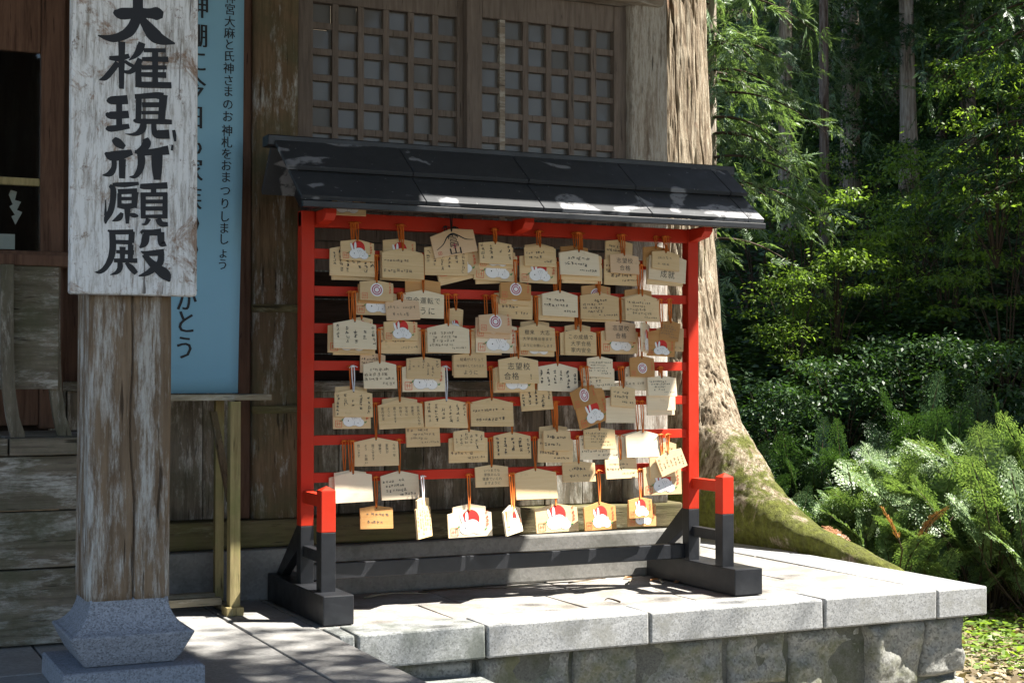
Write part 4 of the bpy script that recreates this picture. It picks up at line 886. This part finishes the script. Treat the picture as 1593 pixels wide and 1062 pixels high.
def root_mesh(path, rad, seed):
    path = [Vector(p) for p in path]; n = 72; k = 200; out = []
    ts = np.linspace(0, len(path) - 1, k)
    for t in ts:
        i = min(int(t), len(path) - 2); f = t - i; a, b, c, d = path[max(i - 1, 0)], path[i], path[i + 1], path[min(i + 2, len(path) - 1)]
        p = .5 * (2 * b + (c - a) * f + (2 * a - 5 * b + 4 * c - d) * f * f + (3 * b - a - 3 * c + d) * f ** 3)
        out.append((p, rad[i] * (1 - f) + rad[i + 1] * f))
    V = []
    for q in range(k):
        d = (out[min(q + 1, k - 1)][0] - out[max(q - 1, 0)][0]).normalized(); a = d.cross(Vector((0, 0, 1))).normalized(); b = a.cross(d)
        for j in range(n):
            th = 2 * math.pi * j / n; V.append(out[q][0] + (a * math.cos(th) + b * math.sin(th)) * out[q][1])
    V = np.array([tuple(v) for v in V]); C_ = np.repeat(np.array([tuple(o[0]) for o in out]), n, 0); N = V - C_; N /= np.linalg.norm(N, axis=1)[:, None] + 1e-9
    V = V + N * (.055 * fbm(V * 4, seed, 4) * np.repeat(np.array([o[1] for o in out]) / .15, n) + .022 * fbm(V * np.array([16, 5, 16]), seed + 3, 4))[:, None]
    i = np.arange(n * k).reshape(k, n); j = np.roll(i, -1, 1); return V, np.stack([i[:-1], j[:-1], j[1:], i[1:]], -1).reshape(-1, 4)
V, F = root_mesh([Vector(p) - TO for p in ((2.40, 1.85, .05), (2.72, 1.75, -.2), (3.0, 1.7, -.42), (3.3, 1.65, -.62))], [.24, .18, .13, .06], 8)
link('root', arr_mesh('root', V, F, M['bark'], True), old)

# ------------------------------------------------------------------ foliage
NR = np.random.default_rng(11)
def nrm(a): return a / (np.linalg.norm(a, axis=-1, keepdims=True) + 1e-9)
def leafs(P, D, N, L, W, fold=.25):
    D = nrm(D); S = nrm(np.cross(D, N)); N2 = np.cross(S, D); L = np.asarray(L)[:, None]; W = np.asarray(W)[:, None]
    a = P; b = P + D * L * .45 + S * W * .5 + N2 * W * fold; c = P + D * L; d = P + D * L * .45 - S * W * .5 + N2 * W * fold
    V = np.stack([a, b, c, d], 1).reshape(-1, 3); F = np.arange(len(V)).reshape(-1, 4); return V, F
def cat(parts):
    Vs, Fs, o = [], [], 0
    for V, F in parts: Vs.append(V); Fs.append(F + o); o += len(V)
    return np.concatenate(Vs), np.concatenate(Fs)
def broad(rng, centers, radii, per, L=.07, flat=.35, droop=.25, asp=.5):
    k = len(centers); C = np.repeat(np.asarray(centers, float), per, 0); rr = np.repeat(np.asarray(radii, float), per)[:, None]
    P = C + rng.normal(0, .5, (k * per, 3)) * rr * np.array([1, 1, flat])
    D = (P - C) * np.array([1, 1, .3]) + rng.normal(0, .5, P.shape) * rr; D = nrm(D); D[:, 2] -= droop
    N = np.array([0, 0, 1.]) + rng.normal(0, .38, P.shape); l = L * rng.uniform(.55, 1.25, len(P))
    return leafs(P, D, N, l, l * asp, .18)
def sprays(rng, P, D, L, n=11, wid=.016, side=.34, droop=.35):
    """feathery cedar sprays: each a rachis with alternating thin branchlets"""
    k = len(P); D = nrm(D); up = np.array([0, 0, 1.]) + rng.normal(0, .35, (k, 3)); S = nrm(np.cross(D, up)); N = np.cross(S, D); parts = []
    for i in range(n):
        t = .06 + .94 * (i / (n - 1)); base = P + D * (L * t)[:, None]; base = base - np.array([0, 0, 1.]) * (droop * L * t * t * .5)[:, None]
        for sg_ in (-1, 1):
            ang = .75 - .35 * t; d = D * math.cos(ang) + S * sg_ * math.sin(ang) + rng.normal(0, .14, (k, 3)); d[:, 2] -= droop * .5
            ln = L * side * (1.12 - .75 * t) * rng.uniform(.7, 1.25, k)
            parts.append(leafs(base, d, N + rng.normal(0, .3, (k, 3)), ln, ln * .09 + wid * .35, .3))
    return cat(parts)
def cedar_foliage(rng, z0, z1, rmax, nb, spray_L=.30, per=9, dens=1., azr=(0, 2 * math.pi), n=9):
    """drooping branches round a trunk at the origin"""
    P, D = [], []; stems = []
    for b in range(nb):
        z = z0 + (z1 - z0) * rng.random(); az = rng.uniform(*azr); Lb = rmax * (1 - .45 * (z - z0) / max(.1, z1 - z0)) * rng.uniform(.6, 1.1)
        hd = np.array([math.cos(az), math.sin(az), 0]); pts = []
        for t in np.linspace(.12, 1, per):
            p = hd * Lb * t + np.array([0, 0, z + .16 * Lb * t - .55 * Lb * t * t]); pts.append(p)
            for q in range(2 if t < .95 else 3):
                d = hd * .7 + rng.normal(0, .55, 3) + np.array([0, 0, -.30 - .3 * t]); P.append(p + rng.normal(0, .05, 3)); D.append(d)
        stems.append([np.array([0, 0, z])] + pts)
    P, D = np.array(P), np.array(D); return sprays(rng, P, D, spray_L * rng.uniform(.6, 1.2, len(P)), n), stems
def stems_mesh(stems, r0=.018):
    m = MB()
    for s_ in stems: k = len(s_); m.tube(s_, [r0 * (1 - .85 * i / (k - 1)) for i in range(k)], 4, cap=False)
    return m
def tapered_trunk(h, r0, r1, bend=.0, seed=0, n=12, flare=.35):
    rr_ = random.Random(seed); m = MB(); pts = []; rad = []; ph = rr_.uniform(0, 6)
    for i in range(22):
        t = i / 21; z = -.25 + (h + .25) * t; pts.append((bend * math.sin(t * 3 + ph), bend * math.cos(t * 2.4 + ph), z)); rad.append((r0 + (r1 - r0) * t) * (1 + flare * math.exp(-max(z, 0) / .35)))
    return m.tube(pts, rad, n)

# crown shared by the tall grove trees (above the picture: they shade the forest)
def crown(seed, n=1300, rad=1.9, h=7., leafL=.55):
    rg_ = np.random.default_rng(seed); z = rg_.random(n); a = rg_.uniform(0, 2 * np.pi, n); q = np.sqrt(rg_.random(n)) * rad * (1.05 - .75 * z)
    P = np.stack([np.cos(a) * q, np.sin(a) * q, z * h], -1); D = np.stack([np.cos(a), np.sin(a), np.full(n, -.35)], -1) + rg_.normal(0, .3, (n, 3))
    return sprays(rg_, P, D, leafL * rg_.uniform(.6, 1.3, n), 6, .17, .55)
CR = []
for sd in (1, 2): V, F = crown(sd); CR.append(arr_mesh('crown', V, F, M['l_cedar_d']))

def grove_tree(pos, h, r0, seed, label, bark, crown_z, crown_s, group=None, rot=0., cm=None):
    e = empty('cedar_tree', pos, (0, 0, rot)); tag(e, label, 'tree', group)
    tapered_trunk(h, r0, r0 * .35, .04, seed).build('trunk', bark, e, smooth=True)
    link('crown', cm or CR[seed % 2], e, (0, 0, crown_z), (0, 0, seed * 1.3), crown_s); return e
# trees whose trunks show in the photograph
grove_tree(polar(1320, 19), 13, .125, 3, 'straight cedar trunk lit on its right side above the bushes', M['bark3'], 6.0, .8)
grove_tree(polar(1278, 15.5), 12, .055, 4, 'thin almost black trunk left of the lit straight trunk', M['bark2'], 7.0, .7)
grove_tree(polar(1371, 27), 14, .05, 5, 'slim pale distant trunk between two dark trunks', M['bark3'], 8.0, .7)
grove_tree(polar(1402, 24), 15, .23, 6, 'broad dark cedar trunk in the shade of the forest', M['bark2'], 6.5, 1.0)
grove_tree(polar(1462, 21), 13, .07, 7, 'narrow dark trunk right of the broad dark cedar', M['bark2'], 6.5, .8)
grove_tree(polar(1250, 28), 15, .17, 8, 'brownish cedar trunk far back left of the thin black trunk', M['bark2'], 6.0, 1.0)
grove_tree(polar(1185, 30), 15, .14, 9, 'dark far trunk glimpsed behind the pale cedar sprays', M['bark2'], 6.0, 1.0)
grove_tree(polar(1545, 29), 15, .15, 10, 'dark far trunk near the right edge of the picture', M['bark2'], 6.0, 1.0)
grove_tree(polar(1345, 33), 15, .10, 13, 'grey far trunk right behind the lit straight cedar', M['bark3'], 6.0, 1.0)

# unseen canopy added for shade outside the picture, gaps aimed at the lit places
LIT = [(polar(1400, 8.9) + Vector((0, 0, .8)), 1.0), (polar(1530, 8.8) + Vector((0, 0, .8)), 1.0), (polar(1125, 11.7) + Vector((0, 0, 2.6)), 1.2), (polar(1200, 12) + Vector((0, 0, 2.9)), .7), (polar(1505, 19) + Vector((0, 0, 2.2)), .5), (polar(1345, 24) + Vector((0, 0, 2.)), .6), (polar(1450, 26) + Vector((0, 0, 2.)), .6), (polar(1228, 16.5) + Vector((0, 0, 2.6)), .5), (polar(1300, 13) + Vector((0, 0, 1.7)), .60), (polar(1560, 12.2) + Vector((0, 0, 2.6)), .62),
       (polar(1322, 19) + Vector((0, 0, 2.6)), .4), (polar(1150, 12) + Vector((0, 0, .5)), .3), (polar(1565, 7.8), .6), (Vector((1.0, -.3, 0)), 1.9), (Vector((2.3, 1.3, .6)), 1.3), (Vector((2.3, 1.6, 2.0)), 1.0), (Vector((.2, -.1, .1)), .9), (Vector((1.9, .3, 0)), 1.2)]
cr = random.Random(21); count = 0
gl = 'unseen cedar added outside the picture so its high crown shades the forest floor'
for gx in np.arange(1.0, 30, 2.2):
    for gy in np.arange(-7, 28, 2.2):
        x = gx + cr.uniform(-.9, .9); y = gy + cr.uniform(-.9, .9)
        az = math.atan2(x - CAM.x, y - CAM.y) - YAW; d = math.hypot(x - CAM.x, y - CAM.y)
        if abs(az) < R(21.5) and d < 40: continue            # trunks in view are the ones listed above
        if x < 4.2 and y > -3: continue
        if x < 5 and y > 3 and az < 0: continue
        base = float(ground(np.array([x]), np.array([y]))[0]); cz = base + cr.uniform(4.5, 6.5); s_ = cr.uniform(.9, 1.25)
        ok = True
        for p, rr_ in LIT:
            for zz in np.arange(cz, cz + 7 * s_, .6):
                q = p + SUN * ((zz - p.z) / SUN.z); rad = 1.9 * s_ * (1.05 - .75 * (zz - cz) / (7 * s_))
                if (Vector((q.x - x, q.y - y, 0)).length) < rad * .85 + rr_ * .5: ok = False; break
            if not ok: break
        if not ok: continue
        count += 1
        grove_tree((x, y, base), cz - base + 7.2 * s_, cr.uniform(.13, .24), 20 + count, gl, M['bark2'], cz - base, s_, 'unseen cedars added for shade')
print('canopy trees', count)

# --- cedar with drooping pale sprays, upper left of the forest view
rg = np.random.default_rng(5)
base = polar(1104, 12.2); e = empty('cedar_tree', base); tag(e, 'young cedar with drooping feathery pale green sprays above the rack roof', 'tree')
tapered_trunk(8, .085, .03, .03, 2).build('trunk', M['bark3'], e, smooth=True)
(V, F), stm = cedar_foliage(rg, 1.25, 6.0, 1.0, 125, .22, 11, n=13)
link('crown', arr_mesh('crown', V, F, M['l_cedar']), e); stems_mesh(stm, .014).build('branches', M['stem'], e, smooth=True, recalc=False)
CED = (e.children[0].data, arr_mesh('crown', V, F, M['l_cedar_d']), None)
CEDL = e.children[1].data; CEDS = e.children[2].data
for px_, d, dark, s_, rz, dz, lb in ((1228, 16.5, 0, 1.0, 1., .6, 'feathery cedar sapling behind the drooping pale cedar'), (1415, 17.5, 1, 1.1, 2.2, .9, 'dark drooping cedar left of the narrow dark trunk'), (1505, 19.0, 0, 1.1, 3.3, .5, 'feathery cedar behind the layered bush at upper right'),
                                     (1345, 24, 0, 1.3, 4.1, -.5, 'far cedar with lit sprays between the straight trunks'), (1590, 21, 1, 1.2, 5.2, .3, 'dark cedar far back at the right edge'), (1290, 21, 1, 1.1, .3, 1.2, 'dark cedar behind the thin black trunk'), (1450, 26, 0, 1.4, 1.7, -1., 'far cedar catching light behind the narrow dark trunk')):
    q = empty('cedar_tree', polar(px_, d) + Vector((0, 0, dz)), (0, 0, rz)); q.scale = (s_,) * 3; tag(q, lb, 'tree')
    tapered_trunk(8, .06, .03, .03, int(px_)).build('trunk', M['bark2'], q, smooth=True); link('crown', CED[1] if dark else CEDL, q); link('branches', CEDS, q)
# dark cedar branches hanging in from the right
base = polar(1640, 12.0); e = empty('cedar_tree', base); tag(e, 'dark cedar reaching in from the right edge of the forest', 'tree')
tapered_trunk(9, .12, .04, .03, 6).build('trunk', M['bark2'], e, smooth=True)
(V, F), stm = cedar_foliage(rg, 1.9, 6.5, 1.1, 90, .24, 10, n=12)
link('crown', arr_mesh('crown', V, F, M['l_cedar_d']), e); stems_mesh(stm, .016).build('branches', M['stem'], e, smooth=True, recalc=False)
# --- broadleaf bushes and saplings
def bush_mesh(seed, h, rad, nclump, per, L, mat, flat=.35, layered=False):
    rg_ = np.random.default_rng(seed); C_ = []; Rr = []
    for _ in range(nclump):
        z = h * (.15 + .85 * rg_.random() ** .8); a = rg_.uniform(0, 2 * np.pi); q = rad * math.sqrt(rg_.random()) * (1.1 - .55 * (z / h))
        C_.append((math.cos(a) * q, math.sin(a) * q, z)); Rr.append(rad * rg_.uniform(.18, .36))
    V, F = broad(rg_, C_, Rr, per, L, .18 if layered else flat)
    st_ = [[(0, 0, -.1), (c[0] * .35, c[1] * .35, c[2] * .55), c] for c in C_[::3]]
    return arr_mesh('foliage', V, F, mat), stems_mesh([[np.array(p) for p in s_] for s_ in st_], .012).mesh('stems', M['stem'])
BM = [bush_mesh(1, 1.5, .75, 40, 85, .055, M['l_broad'], .3), bush_mesh(2, 1.9, .8, 44, 85, .052, M['l_broad'], layered=True), bush_mesh(3, 1.3, .8, 46, 80, .06, M['l_broad_d']), bush_mesh(4, 2.4, .9, 60, 80, .055, M['l_broad_d'], layered=True)]
def bush(px, d, k, s, label, rot=0., dz=0., name='leafy_bush', cat_='bush', group=None):
    e = empty(name, polar(px, d) + Vector((0, 0, dz)), (0, 0, rot)); e.scale = (s, s, s); tag(e, label, cat_, group)
    link('foliage', BM[k][0], e); link('stems', BM[k][1], e); return e
bush(1300, 13.0, 1, .85, 'sunlit leafy bush in the gap below the lit straight trunk', .4)
bush(1235, 12.6, 0, .75, 'bright leafy bush just right of the rack roof end', 1.4)
bush(1390, 13.8, 0, .8, 'half lit leafy bush in the middle of the forest', 2.0)
bush(1475, 13.6, 3, .62, 'tall bush with sunlit flecks left of the dark right-hand cedar', 3.1)
bush(1565, 12.6, 1, .95, 'tall layered bush with bright leaf tiers at the upper right', 4.0)
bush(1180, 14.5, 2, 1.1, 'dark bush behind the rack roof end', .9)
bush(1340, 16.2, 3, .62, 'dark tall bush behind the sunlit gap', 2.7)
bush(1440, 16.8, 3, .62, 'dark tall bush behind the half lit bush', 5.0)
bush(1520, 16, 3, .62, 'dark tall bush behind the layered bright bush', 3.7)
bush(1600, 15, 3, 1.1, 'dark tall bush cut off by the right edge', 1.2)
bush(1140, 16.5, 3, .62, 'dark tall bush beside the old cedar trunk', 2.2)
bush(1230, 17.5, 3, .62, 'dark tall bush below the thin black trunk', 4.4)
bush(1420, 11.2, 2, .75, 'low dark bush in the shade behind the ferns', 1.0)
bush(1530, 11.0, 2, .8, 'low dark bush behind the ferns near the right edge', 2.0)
bush(1425, 8.6, 2, .38, 'low broadleaf clump among the feathery plants behind the corner', .6)
bush(1560, 8.7, 0, .42, 'small sunlit broadleaf clump among the feathery plants at right', 1.6)
bush(1320, 8.7, 2, .4, 'dark broadleaf clump by the root end', 2.9)
bush(1210, 10.9, 2, .6, 'small dark bush beside the mossy root', 3.0)
bush(1310, 11.0, 2, .7, 'low dark bush between the ferns and the lit gap', 4.2)
bush(1552, 12.1, 1, .8, 'bright maple tiers hanging high near the right edge', 2.4, 1.35, 'maple_sapling', 'sapling')
bush(1250, 13.6, 1, .7, 'slim leafy sapling with bright tips left of the lit gap', 5.1, .5, 'leafy_sapling', 'sapling')
bush(1430, 15.0, 0, .9, 'pale leafy bush catching light in the middle of the forest', 1.1, .3)
rg3 = random.Random(8); parts = [[], []]
def mesh_arr(me):
    V = np.empty(len(me.vertices) * 3, np.float32); me.vertices.foreach_get('co', V); return V.reshape(-1, 3)
for i in range(34):            # farther thicket up the slope, one mass
    px_ = 1060 + (i % 12) * 52 + rg3.uniform(-20, 20); d = 19.5 + (i // 12) * 5.5 + rg3.uniform(-1.5, 1.5); k = rg3.choice((0, 1, 3, 3, 3)); sc_ = rg3.uniform(.8, 1.25); a_ = rg3.uniform(0, 6)
    V = mesh_arr(BM[k][0]) * sc_; V = np.stack([V[:, 0] * math.cos(a_) - V[:, 1] * math.sin(a_), V[:, 0] * math.sin(a_) + V[:, 1] * math.cos(a_), V[:, 2]], -1) + np.array(polar(px_, d))
    parts[0].append((V, np.arange(len(V)).reshape(-1, 4)))
V, F = cat(parts[0]); tag(link('far_thicket', arr_mesh('far_thicket', V, F, M['l_broad_d'])), 'shaded thicket far up the forest slope', 'thicket', kind='stuff')

# --- fern-like plants in front, sunlit
def fern_mesh(seed, nf, L, mat):
    rg_ = np.random.default_rng(seed); parts = []; stems = []
    for f in range(nf):
        az = rg_.uniform(0, 2 * np.pi); lean = rg_.uniform(.12, .75); ln = L * rg_.uniform(.55, 1.15); hd = np.array([math.cos(az), math.sin(az), 0.]); b0 = rg_.normal(0, .17, 3) * np.array([1, 1, 0]) + np.array([0, 0, rg_.uniform(0, .48) ** 1.0])
        ts = np.linspace(.0, 1, 26); pts = b0 + np.outer(ts * lean + .35 * lean * ts ** 2, hd) * ln + np.outer(ts - .42 * lean * ts ** 2.2, [0, 0, 1.]) * ln
        stems.append([b0 * np.array([.3, .3, 0])] + list(pts[::5])); T = nrm(np.gradient(pts, axis=0)); S = nrm(np.cross(T, np.array([0, 0, 1.]) + rg_.normal(0, .2, 3))); N = np.cross(S, T)
        for sg_ in (-1, 1):
            for i in range(7, 26):
                t = ts[i]; pl_ = ln * .26 * (math.sin(math.pi * min(1, (1.04 - t) * 1.0 + .06)) * .55 + (1 - t) * .45) + .015
                d = T[i] * .55 + S[i] * sg_ * .85 + rg_.normal(0, .10, 3); d /= np.linalg.norm(d)
                k = 5; bs = pts[i] + np.outer(np.linspace(.12, .92, k), d) * pl_; s2 = np.cross(N[i], d)
                for s3 in (-1, 1):
                    dd = d * .6 + s2 * s3 * .8; l2 = pl_ * .34 * np.linspace(1.1, .5, k)
                    parts.append(leafs(bs, np.tile(dd, (k, 1)), np.tile(N[i], (k, 1)) + rg_.normal(0, .25, (k, 3)), l2, l2 * .5, .15))
    V, F = cat(parts); return arr_mesh('fronds', V, F, mat), stems_mesh(stems, .005).mesh('stems', M['stem'])
FM = [fern_mesh(1, 70, .56, M['l_fern']), fern_mesh(2, 70, .60, M['l_fern']), fern_mesh(3, 46, .52, M['l_cover'])]
FR = fern_mesh(9, 3, .26, M['l_rust'])
def fern(px, d, k, s, label, rot=0., dz=0.):
    e = empty('feathery_plant', polar(px, d) + Vector((0, 0, dz)), (0, 0, rot)); e.scale = (s, s, s); tag(e, label, 'plant', 'feathery plants behind the platform')
    q = FM[k] if k < 3 else FR; link('fronds', q[0], e); link('stems', q[1], e)
FL = [(1235, 8.6, 2, .85, 'low feathery plant right beside the mossy root'), (1290, 8.9, 0, .85, 'feathery plant leaning over the middle of the root'), (1345, 8.5, 1, .85, 'feathery plant behind the end of the mossy root'), (1395, 8.9, 1, 1.15, 'tall bright feathery plant above the platform corner'),
      (1445, 8.3, 0, 1.0, 'bright feathery plant just behind the platform corner'), (1490, 8.9, 1, 1.2, 'tallest sunlit feathery plant right of the platform corner'), (1535, 8.5, 0, 1.05, 'sunlit feathery plant over the right end of the platform'), (1585, 8.8, 1, 1.15, 'sunlit feathery plant at the right edge of the picture'),
      (1625, 8.3, 0, 1.0, 'feathery plant cut off by the right edge'), (1330, 9.8, 2, 1.2, 'shaded feathery plant behind the root plants'), (1420, 10.0, 2, 1.4, 'shaded feathery plant behind the bright tall one'), (1510, 9.9, 2, 1.45, 'shaded feathery plant behind the tallest sunlit one'), (1590, 10.0, 2, 1.4, 'shaded feathery plant far right behind the sunlit row'),
      (1180, 9.6, 2, 1.1, 'dark feathery plant behind the trunk flare'), (1255, 9.8, 2, 1.2, 'dark feathery plant left of the shaded row'), (1375, 8.0, 3, 1., 'small withered rust brown plant among the feathery ones')]
fs_ = random.Random(4)
for i, (a, b, k, s_, lb) in enumerate(FL): fern(a, b, k, s_ * fs_.uniform(.68, .92) if k < 3 else s_, lb, i * 1.9, -.02 if k == 3 else 0)

# --- ground cover on the slope and leaf litter: uncountable
def cover(n, d0, d1, px0, px1, seed, L, zmax):
    rg_ = np.random.default_rng(seed); d = d0 + (d1 - d0) * rg_.random(n) ** .8; a = YAW + np.arctan((rg_.uniform(px0, px1, n) - 796.5) / 2350.)
    x = CAM.x + np.sin(a) * d; y = CAM.y + np.cos(a) * d; z = ground(x, y); hh = .5 + fbm(np.stack([x * 1.1, y * 1.1, 0 * x], -1), 17, 3) * 1.2
    P = np.stack([x, y, z + np.clip(hh, .05, 1.4) * zmax * rg_.random(n) ** .7], -1); D = rg_.normal(0, 1, (n, 3)); D[:, 2] = -.15 + .3 * rg_.random(n)
    l = L * rg_.uniform(.5, 1.3, n); return leafs(P, D, np.array([0, 0, 1.]) + rg_.normal(0, .35, (n, 3)), l, l * .5, .15)
V, F = cat([cover(42000, 9.0, 15, 1050, 1720, 1, .085, .5), cover(26000, 15, 26, 1030, 1760, 2, .13, .7)])
tag(link('undergrowth', arr_mesh('undergrowth', V, F, M['l_cover'])), 'low dark green undergrowth covering the forest slope', 'undergrowth', kind='stuff')
V, F = cat([cover(3500, 6.6, 9.3, 1380, 1760, 3, .05, .10)])
tag(link('weeds', arr_mesh('weeds', V, F, M['l_broad'])), 'small weeds on the ground right of the platform', 'weeds', kind='stuff')

# unseen broadleaf tree added at the right front to throw soft shade over the walkway
e = empty('added_shade_tree', (4.9, -3.7, -.55)); tag(e, 'unseen leafy tree added outside the right of the picture to shade the walkway', 'tree')
tapered_trunk(6.0, .13, .05, .10, 31).build('trunk', M['bark2'], e, smooth=True)
rg_ = np.random.default_rng(77); C_ = [(-1.45 + rg_.normal(0, .42), 1.15 + rg_.normal(0, .35), 6.3 + rg_.normal(0, .3)) for _ in range(30)] + [(rg_.normal(.6, .8), rg_.normal(-.6, .7), 6.2 + rg_.normal(0, .5)) for _ in range(40)]
Cs = [(rg_.uniform(-1.0, .9), rg_.uniform(1.0, 1.9), 6.6 + rg_.normal(0, .35)) for _ in range(8)]
V, F = cat([broad(rg_, C_, [.32] * len(C_), 60, .085), broad(rg_, Cs, [.30] * len(Cs), 16, .085)]); link('crown', arr_mesh('crown', V, F, M['l_broad']), e)
stems_mesh([[np.array((0, 0, 4.2)), np.array(c) * .5 + np.array((0, 0, 2.4)), np.array(c)] for c in C_[::2]], .03).build('branches', M['bark2'], e, smooth=True, recalc=False)

def litter(n, seed):
    rg_ = np.random.default_rng(seed); d = rg_.uniform(6.2, 9.6, n); a = YAW + np.arctan((rg_.uniform(1400, 1800, n) - 796.5) / 2350.)
    x = CAM.x + np.sin(a) * d; y = CAM.y + np.cos(a) * d; P = np.stack([x, y, ground(x, y) + .012 + .02 * rg_.random(n)], -1); D = rg_.normal(0, 1, (n, 3)); D[:, 2] *= .2
    l = .05 * rg_.uniform(.4, 1.3, n); return leafs(P, D, np.array([0, 0, 1.]) + rg_.normal(0, .3, (n, 3)), l, l * .5, .2)
V, F = litter(6000, 5); tag(link('leaf_litter', arr_mesh('leaf_litter', V, F, M['l_litter'])), 'dry brown leaf litter on the ground right of the platform', 'leaf litter', kind='stuff')
